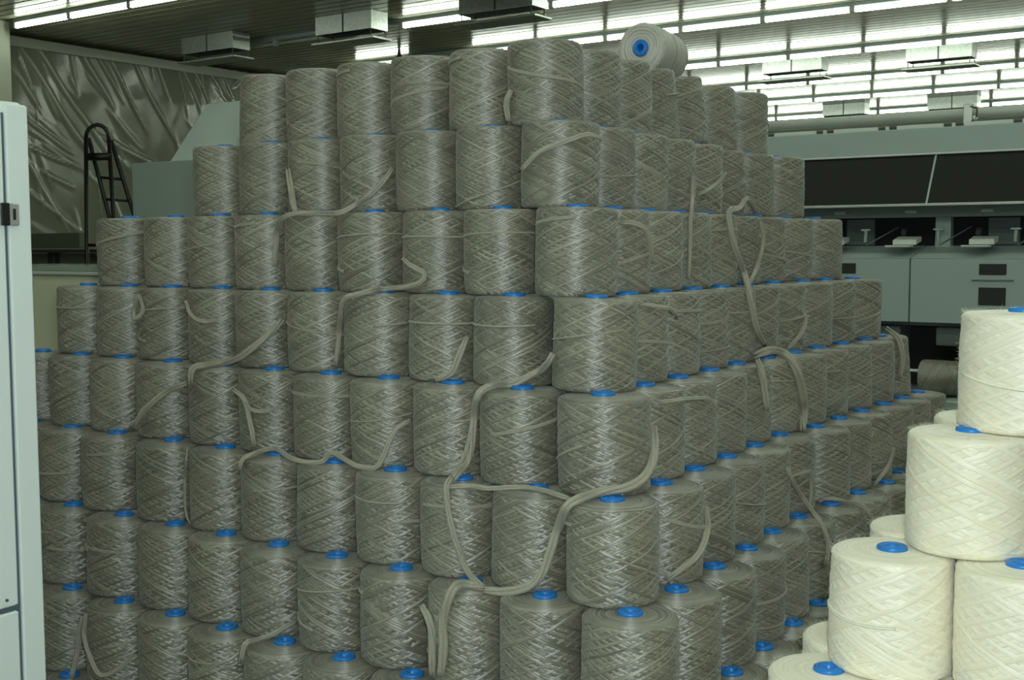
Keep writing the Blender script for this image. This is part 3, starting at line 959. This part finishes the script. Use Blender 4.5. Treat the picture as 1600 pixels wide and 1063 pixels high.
# ---------------------------------------------------------------- loose yarn strands over the stack
STRANDS = [
(0.0104, 'short broad tuft of grey yarn hanging on a second tier spool', [(-0.889,-0.214,1.874), (-0.886,-0.215,1.86), (-0.883,-0.216,1.846), (-0.88,-0.216,1.831), (-0.877,-0.217,1.817), (-0.873,-0.218,1.8), (-0.849,-0.24,1.782), (-0.826,-0.261,1.764), (-0.762,-0.322,1.749), (-0.758,-0.32,1.736), (-0.753,-0.317,1.729)]),
(0.0081, 'long grey yarn strand looping under the second tier and hanging down the third', [(-0.9,-0.271,1.553), (-0.9,-0.27,1.569), (-0.9,-0.269,1.584), (-0.899,-0.268,1.6), (-0.898,-0.267,1.616), (-0.898,-0.266,1.63), (-0.897,-0.265,1.645), (-0.897,-0.263,1.66), (-0.885,-0.273,1.674), (-0.87,-0.286,1.684), (-0.838,-0.312,1.698), (-0.813,-0.326,1.705), (-0.792,-0.334,1.711), (-0.776,-0.334,1.716), (-0.757,-0.33,1.72), (-0.743,-0.326,1.722), (-0.729,-0.319,1.723), (-0.716,-0.31,1.723), (-0.702,-0.3,1.724), (-0.689,-0.292,1.724), (-0.668,-0.294,1.723), (-0.642,-0.301,1.722), (-0.605,-0.321,1.721), (-0.575,-0.335,1.72), (-0.556,-0.339,1.72), (-0.544,-0.33,1.724), (-0.533,-0.322,1.73), (-0.522,-0.313,1.738), (-0.513,-0.307,1.744), (-0.546,-0.254,1.754), (-0.55,-0.232,1.763), (-0.554,-0.21,1.773), (-0.545,-0.203,1.781), (-0.536,-0.195,1.792), (-0.527,-0.188,1.803), (-0.518,-0.181,1.814), (-0.511,-0.175,1.825), (-0.504,-0.167,1.838), (-0.498,-0.16,1.851), (-0.492,-0.154,1.863)]),
(0.0076, 'grey yarn strand bent like a hook between third and fourth tier', [(-0.306,-0.335,1.585), (-0.295,-0.332,1.575), (-0.281,-0.33,1.564), (-0.269,-0.328,1.558), (-0.257,-0.323,1.551), (-0.247,-0.317,1.544), (-0.241,-0.314,1.538), (-0.242,-0.315,1.524), (-0.253,-0.324,1.512), (-0.262,-0.329,1.507), (-0.277,-0.331,1.503), (-0.293,-0.334,1.499), (-0.312,-0.335,1.496), (-0.334,-0.329,1.494), (-0.368,-0.311,1.492), (-0.392,-0.307,1.49), (-0.4,-0.321,1.49), (-0.402,-0.34,1.489), (-0.369,-0.399,1.489), (-0.379,-0.407,1.487), (-0.39,-0.414,1.484), (-0.399,-0.421,1.481), (-0.408,-0.427,1.478), (-0.42,-0.436,1.474), (-0.434,-0.438,1.469), (-0.45,-0.434,1.459), (-0.464,-0.426,1.448), (-0.476,-0.416,1.435), (-0.487,-0.407,1.419), (-0.498,-0.398,1.404), (-0.528,-0.368,1.386), (-0.541,-0.356,1.373), (-0.552,-0.346,1.358), (-0.552,-0.348,1.345), (-0.552,-0.349,1.332), (-0.553,-0.35,1.319), (-0.553,-0.351,1.308), (-0.554,-0.352,1.293), (-0.555,-0.354,1.28), (-0.556,-0.355,1.267), (-0.557,-0.357,1.255)]),
(0.0102, 'thick grey yarn strand slanting across a fourth tier spool into the fifth tier', [(-0.782,-0.356,1.389), (-0.789,-0.362,1.38), (-0.795,-0.368,1.37), (-0.801,-0.374,1.36), (-0.808,-0.379,1.351), (-0.815,-0.386,1.341), (-0.824,-0.393,1.331), (-0.833,-0.4,1.321), (-0.843,-0.408,1.311), (-0.854,-0.414,1.301), (-0.865,-0.42,1.292), (-0.878,-0.425,1.283), (-0.891,-0.428,1.274), (-0.907,-0.43,1.267), (-0.927,-0.431,1.26), (-0.95,-0.427,1.254), (-0.979,-0.421,1.248), (-0.994,-0.427,1.244), (-1.001,-0.441,1.243), (-1.001,-0.458,1.241), (-1.002,-0.478,1.241), (-1,-0.499,1.241), (-1.011,-0.507,1.24), (-1.02,-0.513,1.237), (-1.027,-0.519,1.226), (-1.029,-0.522,1.212), (-1.035,-0.519,1.197), (-1.036,-0.519,1.181)]),
(0.0094, 'grey yarn strand drooping diagonally over two fifth tier spools', [(-1.078,-0.497,1.178), (-1.089,-0.505,1.173), (-1.1,-0.513,1.169), (-1.144,-0.494,1.159), (-1.167,-0.493,1.152), (-1.188,-0.492,1.143), (-1.199,-0.5,1.135), (-1.21,-0.508,1.126), (-1.22,-0.516,1.115), (-1.231,-0.522,1.104), (-1.243,-0.527,1.092), (-1.255,-0.53,1.08), (-1.268,-0.531,1.066), (-1.281,-0.531,1.051), (-1.293,-0.533,1.037), (-1.304,-0.535,1.023)]),
(0.0079, 'forked grey yarn strand hanging down the face of a fifth tier spool', [(-0.834,-0.523,1.178), (-0.823,-0.521,1.171), (-0.81,-0.521,1.165), (-0.799,-0.519,1.157), (-0.791,-0.517,1.147), (-0.785,-0.516,1.136), (-0.781,-0.515,1.124), (-0.777,-0.514,1.11), (-0.774,-0.514,1.096), (-0.771,-0.513,1.082), (-0.769,-0.513,1.07), (-0.766,-0.512,1.057), (-0.764,-0.512,1.045), (-0.762,-0.512,1.032), (-0.76,-0.512,1.018), (-0.758,-0.511,1.006)]),
(0.0059, 'short grey yarn strand crossing from the forked strand of the fifth tier', [(-0.778,-0.523,1.144), (-0.77,-0.521,1.133), (-0.761,-0.519,1.123), (-0.749,-0.515,1.118), (-0.737,-0.508,1.116), (-0.725,-0.5,1.116), (-0.713,-0.491,1.118), (-0.7,-0.482,1.122), (-0.687,-0.472,1.127)]),
(0.0074, 'wavy grey yarn strand sagging between the blue caps below the fifth tier', [(-0.714,-0.614,0.953), (-0.709,-0.614,0.965), (-0.707,-0.612,0.976), (-0.703,-0.608,0.986), (-0.695,-0.602,0.993), (-0.684,-0.594,0.999), (-0.679,-0.579,1.003), (-0.694,-0.546,1.002), (-0.695,-0.525,1.004), (-0.684,-0.514,1.007), (-0.664,-0.514,1.009), (-0.634,-0.527,1.009), (-0.595,-0.55,1.007), (-0.566,-0.563,1.003), (-0.541,-0.573,1), (-0.519,-0.578,0.998), (-0.501,-0.578,0.996), (-0.49,-0.571,0.993), (-0.48,-0.565,0.992), (-0.466,-0.555,0.992), (-0.454,-0.547,0.993), (-0.443,-0.539,0.997), (-0.443,-0.526,1.004), (-0.453,-0.507,1.01), (-0.451,-0.498,1.015), (-0.439,-0.496,1.014), (-0.417,-0.502,1.009), (-0.386,-0.519,1.007), (-0.352,-0.539,1.006), (-0.329,-0.545,1.001), (-0.309,-0.547,0.997), (-0.295,-0.544,0.995), (-0.283,-0.536,0.993), (-0.272,-0.529,0.992), (-0.263,-0.523,0.992), (-0.253,-0.515,1), (-0.249,-0.506,1.013), (-0.246,-0.501,1.024), (-0.243,-0.496,1.036), (-0.239,-0.492,1.05), (-0.235,-0.488,1.062), (-0.23,-0.483,1.076), (-0.225,-0.479,1.088), (-0.219,-0.473,1.1), (-0.212,-0.468,1.107), (-0.205,-0.461,1.114), (-0.198,-0.454,1.12), (-0.19,-0.447,1.126)]),
(0.004, 'thin grey yarn strand hanging straight between two sixth tier spools', [(-0.964,-0.596,0.994), (-0.965,-0.598,0.981), (-0.966,-0.599,0.969), (-0.967,-0.601,0.957), (-0.975,-0.596,0.942), (-1.013,-0.566,0.92), (-1.028,-0.555,0.9), (-1.041,-0.545,0.885), (-1.041,-0.545,0.871), (-1.041,-0.546,0.856), (-1.041,-0.546,0.841), (-1.041,-0.547,0.825), (-1.041,-0.547,0.81), (-1.028,-0.558,0.8), (-1.012,-0.571,0.792), (-0.973,-0.602,0.792), (-0.958,-0.61,0.776), (-0.953,-0.608,0.766), (-0.948,-0.605,0.755)]),
(0.0095, 'thick grey yarn strand falling from the fourth tier down to the sixth', [(0.254,-0.389,1.333), (0.25,-0.393,1.324), (0.246,-0.397,1.314), (0.232,-0.386,1.303), (0.207,-0.36,1.291), (0.192,-0.352,1.282), (0.179,-0.349,1.276), (0.174,-0.357,1.271), (0.167,-0.366,1.266), (0.159,-0.373,1.26), (0.149,-0.381,1.254), (0.14,-0.388,1.248), (0.13,-0.395,1.244), (0.12,-0.402,1.242), (0.114,-0.413,1.243), (0.114,-0.432,1.246), (0.114,-0.451,1.247), (0.127,-0.492,1.248), (0.117,-0.5,1.244), (0.109,-0.506,1.238), (0.101,-0.512,1.229), (0.096,-0.517,1.214), (0.08,-0.499,1.201), (0.055,-0.469,1.184), (0.043,-0.455,1.168), (0.033,-0.444,1.152), (0.033,-0.446,1.139), (0.032,-0.447,1.126), (0.032,-0.449,1.113), (0.031,-0.45,1.1), (0.031,-0.451,1.087), (0.03,-0.452,1.076), (0.029,-0.454,1.062), (0.028,-0.457,1.05), (0.027,-0.46,1.038), (0.025,-0.463,1.029), (0.024,-0.472,1.02), (0.028,-0.489,1.016), (0.031,-0.506,1.011), (0.049,-0.542,1.01), (0.043,-0.547,1.001), (0.037,-0.552,0.992)]),
(0.0052, 'grey yarn strand running close beside the thick falling strand of the fifth tier', [(0.035,-0.443,1.172), (0.034,-0.445,1.159), (0.032,-0.448,1.146), (0.031,-0.45,1.133), (0.029,-0.453,1.12), (0.028,-0.456,1.107), (0.026,-0.458,1.094), (0.024,-0.461,1.081), (0.022,-0.465,1.068), (0.02,-0.468,1.057), (0.017,-0.471,1.046), (0.013,-0.475,1.035), (0.013,-0.482,1.026), (0.018,-0.497,1.019), (0.022,-0.513,1.011), (0.04,-0.549,1.009), (0.034,-0.553,1.001), (0.029,-0.558,0.992)]),
(0.0084, 'doubled grey yarn strand hanging down the middle of a sixth tier spool', [(0.063,-0.585,1.012), (0.067,-0.6,1.007), (0.062,-0.603,1), (0.06,-0.606,0.988), (0.06,-0.607,0.979), (0.061,-0.607,0.968), (0.062,-0.606,0.956), (0.064,-0.606,0.944), (0.066,-0.605,0.931), (0.068,-0.604,0.918), (0.07,-0.603,0.908), (0.072,-0.603,0.897), (0.074,-0.602,0.885), (0.076,-0.601,0.874), (0.079,-0.6,0.863), (0.081,-0.599,0.852), (0.083,-0.597,0.842), (0.087,-0.596,0.83), (0.09,-0.594,0.819), (0.093,-0.592,0.808), (0.097,-0.59,0.798), (0.1,-0.587,0.788), (0.104,-0.586,0.779), (0.114,-0.589,0.77), (0.126,-0.597,0.765), (0.142,-0.608,0.762), (0.161,-0.624,0.761), (0.184,-0.64,0.76), (0.192,-0.635,0.752), (0.2,-0.63,0.745)]),
(0.0113, 'broad grey yarn strand swooping from the corner spool of the fifth tier to the seventh', [(0.215,-0.651,0.748), (0.225,-0.646,0.747), (0.236,-0.642,0.747), (0.245,-0.636,0.746), (0.255,-0.631,0.746), (0.266,-0.627,0.747), (0.277,-0.623,0.748), (0.288,-0.619,0.75), (0.299,-0.614,0.753), (0.309,-0.609,0.756), (0.317,-0.605,0.76), (0.325,-0.599,0.766), (0.332,-0.594,0.773), (0.338,-0.59,0.782), (0.343,-0.585,0.792), (0.347,-0.582,0.801), (0.35,-0.578,0.812), (0.353,-0.575,0.823), (0.356,-0.572,0.835), (0.359,-0.569,0.847), (0.362,-0.566,0.857), (0.365,-0.563,0.868), (0.367,-0.56,0.88), (0.369,-0.556,0.891), (0.372,-0.553,0.902), (0.379,-0.558,0.914), (0.389,-0.566,0.929), (0.404,-0.584,0.946), (0.418,-0.6,0.961), (0.431,-0.614,0.975), (0.435,-0.611,0.983), (0.441,-0.606,0.99), (0.449,-0.6,0.995), (0.457,-0.594,0.999), (0.458,-0.573,1), (0.457,-0.553,0.999), (0.458,-0.536,1), (0.462,-0.522,1.001), (0.469,-0.511,1.003), (0.478,-0.502,1.006), (0.486,-0.497,1.008), (0.495,-0.49,1.01), (0.504,-0.484,1.012), (0.513,-0.477,1.013), (0.521,-0.47,1.015), (0.528,-0.462,1.018), (0.533,-0.454,1.02), (0.541,-0.443,1.026), (0.547,-0.432,1.032), (0.55,-0.419,1.039), (0.551,-0.406,1.047), (0.55,-0.394,1.055), (0.548,-0.382,1.063), (0.545,-0.371,1.073), (0.541,-0.359,1.085), (0.537,-0.35,1.094), (0.53,-0.337,1.103), (0.502,-0.283,1.106), (0.49,-0.261,1.116), (0.48,-0.242,1.126), (0.48,-0.241,1.139)]),
(0.0066, 'grey yarn strand stretched flat along the top edge of a sixth tier spool', [(0.07,-0.606,0.989), (0.079,-0.6,0.989), (0.089,-0.593,0.99), (0.098,-0.587,0.99), (0.107,-0.581,0.99), (0.116,-0.574,0.99), (0.128,-0.573,0.991), (0.14,-0.573,0.991), (0.16,-0.583,0.993), (0.169,-0.577,0.992), (0.179,-0.571,0.992), (0.188,-0.564,0.992), (0.198,-0.557,0.992), (0.208,-0.55,0.993), (0.218,-0.542,0.993), (0.229,-0.536,0.993), (0.241,-0.532,0.994), (0.253,-0.529,0.994), (0.267,-0.529,0.995), (0.282,-0.531,0.995), (0.297,-0.534,0.996), (0.314,-0.539,0.997), (0.33,-0.545,0.998), (0.349,-0.554,0.999), (0.366,-0.561,0.998), (0.386,-0.574,0.999), (0.403,-0.583,0.999), (0.411,-0.577,0.995), (0.42,-0.572,0.992)]),
(0.0114, 'frayed grey yarn strand hanging down in front of a seventh tier spool', [(0.2,-0.63,0.745), (0.189,-0.638,0.748), (0.178,-0.645,0.75), (0.165,-0.65,0.752), (0.159,-0.662,0.755), (0.155,-0.673,0.757), (0.161,-0.698,0.759), (0.156,-0.702,0.753), (0.151,-0.706,0.744), (0.147,-0.71,0.734), (0.145,-0.712,0.725), (0.14,-0.713,0.714), (0.137,-0.713,0.702), (0.133,-0.713,0.689), (0.131,-0.713,0.676), (0.129,-0.712,0.665), (0.129,-0.711,0.654), (0.128,-0.71,0.642), (0.129,-0.71,0.631), (0.129,-0.71,0.619), (0.129,-0.71,0.607), (0.128,-0.711,0.596), (0.127,-0.711,0.584), (0.125,-0.712,0.573), (0.124,-0.712,0.561), (0.122,-0.712,0.549), (0.121,-0.713,0.537), (0.12,-0.713,0.525)]),
(0.0099, 'frayed grey yarn end hanging at the edge of a seventh tier spool', [(0.047,-0.696,0.691), (0.054,-0.697,0.681), (0.064,-0.7,0.673), (0.071,-0.701,0.663), (0.076,-0.702,0.652), (0.08,-0.702,0.642), (0.083,-0.702,0.632), (0.084,-0.702,0.621), (0.086,-0.702,0.609), (0.087,-0.703,0.597), (0.088,-0.703,0.587), (0.088,-0.704,0.576), (0.088,-0.704,0.564), (0.088,-0.705,0.552), (0.087,-0.704,0.54), (0.086,-0.705,0.528), (0.086,-0.705,0.516)]),
(0.0084, 'grey yarn strand arching round the side of the spool beside the sixth tier corner', [(0.569,-0.105,0.907), (0.571,-0.105,0.895), (0.573,-0.105,0.884), (0.574,-0.104,0.872), (0.585,-0.125,0.865), (0.597,-0.15,0.859), (0.625,-0.216,0.863), (0.629,-0.231,0.854), (0.631,-0.244,0.844), (0.631,-0.256,0.835), (0.631,-0.268,0.826), (0.628,-0.279,0.818), (0.625,-0.289,0.811), (0.62,-0.298,0.804), (0.614,-0.307,0.798), (0.608,-0.314,0.791), (0.602,-0.321,0.784), (0.595,-0.328,0.777), (0.588,-0.333,0.771), (0.581,-0.339,0.764), (0.574,-0.344,0.757)]),
(0.0062, 'straight grey yarn strand hanging from second to third tier on the right face', [(0.19,0.577,1.849), (0.19,0.576,1.835), (0.19,0.574,1.821), (0.19,0.573,1.807), (0.19,0.572,1.793), (0.204,0.541,1.777), (0.219,0.51,1.763), (0.263,0.418,1.746), (0.263,0.417,1.732), (0.263,0.416,1.719), (0.263,0.414,1.707), (0.263,0.413,1.694), (0.263,0.413,1.679), (0.263,0.412,1.661), (0.262,0.412,1.649), (0.262,0.411,1.637), (0.262,0.411,1.624), (0.261,0.411,1.611), (0.261,0.41,1.597), (0.261,0.41,1.582), (0.26,0.41,1.568), (0.26,0.409,1.553), (0.26,0.409,1.538), (0.26,0.408,1.524), (0.26,0.407,1.51)]),
(0.0099, 'long pale yarn strand of the crossed pair running down to the fourth tier', [(0.127,1.248,1.744), (0.132,1.216,1.758), (0.134,1.192,1.773), (0.154,1.124,1.784), (0.156,1.103,1.79), (0.153,1.085,1.784), (0.152,1.067,1.769), (0.176,0.987,1.754), (0.198,0.905,1.748), (0.279,0.688,1.74), (0.272,0.682,1.731), (0.271,0.681,1.72), (0.272,0.68,1.706), (0.275,0.68,1.689), (0.278,0.683,1.671), (0.28,0.687,1.654), (0.282,0.692,1.64), (0.284,0.698,1.625), (0.287,0.704,1.61), (0.289,0.713,1.595), (0.29,0.723,1.58), (0.29,0.735,1.566), (0.288,0.751,1.551), (0.269,0.806,1.536), (0.286,0.78,1.522), (0.322,0.707,1.51), (0.37,0.607,1.5), (0.374,0.608,1.488), (0.377,0.61,1.473), (0.38,0.61,1.46), (0.383,0.611,1.446), (0.384,0.615,1.433), (0.385,0.62,1.418), (0.387,0.625,1.403), (0.388,0.631,1.386), (0.389,0.637,1.369), (0.389,0.645,1.353), (0.39,0.655,1.338), (0.39,0.67,1.322), (0.359,0.76,1.302), (0.355,0.788,1.287), (0.345,0.829,1.271)]),
(0.0068, 'shorter pale yarn strand of the crossed pair on the third tier', [(0.249,1.009,1.705), (0.252,1.009,1.689), (0.256,1.01,1.673), (0.255,1.021,1.657), (0.255,1.02,1.638), (0.254,1.018,1.623), (0.255,1.008,1.607), (0.255,0.998,1.59), (0.254,0.989,1.573), (0.253,0.98,1.557), (0.252,0.972,1.542), (0.269,0.919,1.528), (0.286,0.866,1.516), (0.342,0.72,1.508), (0.338,0.716,1.496), (0.334,0.712,1.484)]),
(0.0081, 'pale yarn strand curving up from the knotted loop on the right face', [(0.372,1.154,1.367), (0.372,1.145,1.35), (0.372,1.136,1.334), (0.372,1.123,1.317), (0.37,1.11,1.301), (0.367,1.098,1.289), (0.36,1.086,1.277), (0.352,1.076,1.265), (0.343,1.069,1.253), (0.334,1.062,1.24)]),
(0.0141, 'fluffy pale yarn loop draped over a fifth tier spool of the right face', [(0.382,0.643,1.254), (0.395,0.651,1.259), (0.407,0.66,1.264), (0.376,0.772,1.259), (0.375,0.813,1.258), (0.383,0.832,1.256), (0.405,0.814,1.255), (0.444,0.753,1.256), (0.458,0.748,1.249), (0.468,0.754,1.239), (0.476,0.758,1.226), (0.484,0.762,1.211), (0.491,0.765,1.194), (0.491,0.775,1.18), (0.492,0.785,1.166), (0.492,0.794,1.15), (0.491,0.803,1.134), (0.491,0.811,1.117), (0.489,0.821,1.099), (0.486,0.832,1.083), (0.464,0.892,1.059), (0.465,0.89,1.044), (0.466,0.886,1.028), (0.494,0.812,1.023), (0.494,0.811,1.007), (0.495,0.81,0.991)]),
(0.0112, 'fluffy pale yarn end hanging beside the draped loop of the right face', [(0.461,0.488,1.259), (0.465,0.49,1.246), (0.47,0.491,1.233), (0.474,0.493,1.22), (0.477,0.494,1.206), (0.48,0.499,1.19), (0.481,0.503,1.176), (0.482,0.506,1.16), (0.483,0.51,1.144), (0.483,0.513,1.128), (0.485,0.514,1.112), (0.487,0.516,1.096)]),
(0.0053, 'grey yarn strand lying level across two fifth tier spools beside the corner', [(0.49,-0.231,1.201), (0.498,-0.225,1.203), (0.507,-0.219,1.204), (0.516,-0.209,1.205), (0.524,-0.198,1.206), (0.532,-0.183,1.207), (0.539,-0.167,1.207), (0.543,-0.144,1.206), (0.539,-0.106,1.202), (0.52,-0.034,1.194), (0.516,0.005,1.189), (0.513,0.037,1.182), (0.518,0.05,1.174), (0.521,0.058,1.162), (0.525,0.066,1.151)]),
(0.0062, 'doubled grey yarn end laid across the spool beside the fourth tier corner', [(0.382,-0.142,1.458), (0.391,-0.136,1.456), (0.4,-0.13,1.454), (0.408,-0.121,1.452), (0.415,-0.112,1.45), (0.426,-0.098,1.448), (0.435,-0.083,1.446), (0.438,-0.064,1.442), (0.436,-0.038,1.429), (0.424,0,1.413)]),
(0.012, 'fluffy yarn strand hooked over the last fifth tier spool of the right face', [(0.418,1.949,1.274), (0.434,1.942,1.264), (0.459,1.907,1.256), (0.47,1.913,1.244), (0.479,1.918,1.23), (0.485,1.921,1.212), (0.49,1.922,1.192), (0.492,1.926,1.171), (0.493,1.928,1.15), (0.493,1.929,1.13), (0.491,1.928,1.11), (0.488,1.926,1.09), (0.486,1.924,1.07)]),
(0.0071, 'pale yarn strand hanging in a bow from the sixth tier to the seventh', [(0.586,0.434,0.932), (0.592,0.437,0.919), (0.597,0.439,0.906), (0.598,0.453,0.891), (0.598,0.471,0.875), (0.572,0.56,0.844), (0.565,0.597,0.825), (0.561,0.632,0.805), (0.568,0.637,0.793), (0.58,0.63,0.783), (0.596,0.612,0.776), (0.613,0.59,0.769), (0.639,0.543,0.769), (0.651,0.537,0.76), (0.658,0.54,0.748), (0.664,0.543,0.735), (0.669,0.546,0.723), (0.674,0.548,0.71), (0.677,0.554,0.696), (0.678,0.559,0.682), (0.679,0.562,0.668), (0.678,0.563,0.655), (0.677,0.563,0.641), (0.674,0.56,0.628), (0.672,0.557,0.615), (0.67,0.555,0.603)]),
(0.0052, 'small pale yarn loop joining the bowed strand on the right face', [(0.587,0.464,0.899), (0.599,0.473,0.903), (0.611,0.482,0.907), (0.59,0.584,0.896), (0.589,0.626,0.888), (0.579,0.661,0.87), (0.578,0.667,0.853), (0.577,0.672,0.834), (0.576,0.675,0.817), (0.575,0.676,0.803), (0.574,0.676,0.789), (0.573,0.674,0.775), (0.573,0.673,0.762)]),
(0.0065, 'pale yarn strand arching over a seventh tier spool beside the cream stack', [(0.547,0.837,0.76), (0.56,0.845,0.758), (0.572,0.853,0.757), (0.584,0.862,0.756), (0.597,0.87,0.755), (0.61,0.872,0.754), (0.625,0.868,0.754), (0.643,0.862,0.754), (0.664,0.847,0.756), (0.682,0.835,0.756), (0.693,0.842,0.75), (0.702,0.847,0.741), (0.71,0.851,0.73), (0.716,0.854,0.717), (0.694,0.94,0.683), (0.692,0.963,0.663), (0.686,1,0.639)]),
(0.0071, 'pale yarn strand hanging from the far sixth tier spools behind the cream stack', [(0.62,1.418,0.858), (0.619,1.411,0.843), (0.618,1.404,0.828), (0.617,1.394,0.813), (0.613,1.382,0.797), (0.612,1.365,0.788), (0.612,1.334,0.78), (0.612,1.304,0.772), (0.622,1.24,0.77), (0.614,1.233,0.758), (0.607,1.227,0.745)]),
(0.007, 'grey yarn strand looping down between two eighth tier spools by the white cabinet', [(-1.205,-0.809,0.48), (-1.206,-0.811,0.467), (-1.207,-0.813,0.454), (-1.212,-0.812,0.44), (-1.215,-0.812,0.426), (-1.214,-0.812,0.412), (-1.21,-0.813,0.399), (-1.203,-0.814,0.387), (-1.195,-0.816,0.374), (-1.187,-0.816,0.362), (-1.179,-0.817,0.35), (-1.172,-0.817,0.339), (-1.163,-0.817,0.325), (-1.155,-0.816,0.312), (-1.145,-0.815,0.302), (-1.135,-0.811,0.296), (-1.125,-0.806,0.297), (-1.115,-0.799,0.3), (-1.105,-0.791,0.306), (-1.095,-0.784,0.313), (-1.086,-0.777,0.32), (-1.076,-0.769,0.33), (-1.069,-0.762,0.341), (-1.062,-0.755,0.352), (-1.054,-0.747,0.363)]),
(0.0082, 'grey yarn end hanging down the eighth tier spool nearest the white cabinet', [(-1.329,-0.733,0.426), (-1.33,-0.735,0.412), (-1.331,-0.737,0.398), (-1.332,-0.739,0.384), (-1.333,-0.741,0.369), (-1.334,-0.744,0.355), (-1.335,-0.746,0.341), (-1.336,-0.748,0.327), (-1.338,-0.751,0.313), (-1.336,-0.756,0.301), (-1.327,-0.766,0.291), (-1.319,-0.776,0.282), (-1.293,-0.798,0.28), (-1.295,-0.8,0.266), (-1.297,-0.803,0.252)]),
(0.0073, 'grey yarn strand slanting along the bottom edge of a seventh tier spool', [(-0.467,-0.655,0.54), (-0.476,-0.663,0.534), (-0.485,-0.67,0.527), (-0.494,-0.677,0.52), (-0.502,-0.686,0.514), (-0.507,-0.695,0.51), (-0.512,-0.707,0.507), (-0.515,-0.72,0.506), (-0.517,-0.732,0.505), (-0.515,-0.747,0.506), (-0.515,-0.763,0.508), (-0.504,-0.787,0.515), (-0.511,-0.792,0.509), (-0.514,-0.795,0.499), (-0.516,-0.798,0.486), (-0.518,-0.801,0.472), (-0.523,-0.801,0.457)]),
(0.0094, 'twisted tuft of yarn hanging at the edge of the top tier corner spool', [(-0.048,-0.141,2.073), (-0.052,-0.144,2.062), (-0.056,-0.148,2.051), (-0.063,-0.143,2.039), (-0.067,-0.138,2.027), (-0.068,-0.134,2.014), (-0.068,-0.132,2), (-0.067,-0.131,1.986)]),
(0.0066, 'small closed loop of grey yarn hanging on a fourth tier spool', [(-1.411,-0.413,1.46), (-1.414,-0.417,1.446), (-1.418,-0.421,1.431), (-1.432,-0.416,1.417), (-1.443,-0.411,1.404), (-1.43,-0.423,1.384), (-1.409,-0.434,1.373), (-1.397,-0.426,1.381), (-1.387,-0.418,1.4), (-1.388,-0.417,1.411), (-1.391,-0.418,1.425), (-1.395,-0.419,1.44), (-1.399,-0.42,1.454)]),
(0.0063, 'curved grey yarn strand sagging across the upper part of a fourth tier spool', [(-1.164,-0.421,1.442), (-1.155,-0.422,1.427), (-1.147,-0.424,1.411), (-1.133,-0.427,1.399), (-1.119,-0.426,1.389), (-1.105,-0.422,1.381), (-1.091,-0.415,1.376), (-1.078,-0.406,1.375), (-1.064,-0.397,1.377), (-1.05,-0.387,1.378)]),
(0.0072, 'grey yarn strand slung across the upper part of the second tier corner spool', [(0.059,-0.248,1.833), (0.068,-0.246,1.841), (0.078,-0.245,1.85), (0.088,-0.246,1.858), (0.098,-0.246,1.866), (0.109,-0.245,1.874), (0.119,-0.243,1.881), (0.129,-0.24,1.886), (0.139,-0.235,1.892), (0.149,-0.229,1.896), (0.159,-0.222,1.901), (0.168,-0.215,1.904), (0.177,-0.209,1.908), (0.188,-0.201,1.913), (0.199,-0.193,1.917), (0.209,-0.185,1.922), (0.217,-0.175,1.925), (0.224,-0.165,1.927), (0.231,-0.153,1.927), (0.236,-0.141,1.924), (0.241,-0.129,1.921), (0.247,-0.12,1.918)]),
(0.01, 'broad tuft of grey yarn pulled sideways on a fourth tier spool', [(-0.127,-0.412,1.24), (-0.118,-0.405,1.245), (-0.108,-0.398,1.249), (-0.099,-0.392,1.254), (-0.092,-0.386,1.26), (-0.086,-0.381,1.269), (-0.083,-0.378,1.279), (-0.08,-0.374,1.291), (-0.076,-0.37,1.303), (-0.072,-0.366,1.314), (-0.069,-0.362,1.326), (-0.065,-0.357,1.338), (-0.062,-0.353,1.351), (-0.058,-0.348,1.363)]),
(0.0074, 'curved grey yarn strand hanging over the spool beside the third tier corner', [(0.276,-0.063,1.684), (0.286,-0.056,1.684), (0.296,-0.049,1.684), (0.305,-0.04,1.682), (0.313,-0.031,1.678), (0.32,-0.02,1.672), (0.325,-0.008,1.664), (0.326,0.004,1.652), (0.325,0.015,1.637), (0.324,0.025,1.622), (0.322,0.034,1.61), (0.32,0.042,1.596), (0.319,0.046,1.583), (0.319,0.05,1.57)]),
(0.0066, 'grey yarn strand slanting down a second tier spool on the right face', [(0.198,0.816,1.875), (0.194,0.806,1.859), (0.19,0.792,1.844), (0.184,0.777,1.832), (0.184,0.744,1.82), (0.185,0.711,1.81), (0.206,0.637,1.799), (0.195,0.629,1.793), (0.185,0.622,1.787)]),
]


CAMP = Vector((1.9657, -3.0684, 1.6159))
for si, (hw, lab, pts) in enumerate(STRANDS):
    pts = [Vector(p) for p in pts]
    n = len(pts)
    nrm = [(CAMP - p).normalized() for p in pts]
    mb = MB()
    nst = 3 if hw > 0.004 else 2
    for j in range(nst):
        ps = []
        for i, p in enumerate(pts):
            t = (pts[min(i + 1, n - 1)] - pts[max(i - 1, 0)]).normalized()
            w = t.cross(nrm[i]).normalized()
            a = i * 0.16 + j * 2 * PI / nst + si
            ps.append(p + w * (hw * 0.55 * math.cos(a)) + nrm[i] * (hw * 0.22 * math.sin(a)))
        ends = [hw * 0.62 * (0.45 + 0.55 * min(1, i / 3, (n - 1 - i) / 3)) for i in range(n)]
        ribbon(mb, ps, nrm, ends, hw * 0.42, 7)
    o = mb.build('yarn_strand', M_GREYW, smooth=True)
    tag(o, lab, 'yarn strand', 'loose strands over the stack')
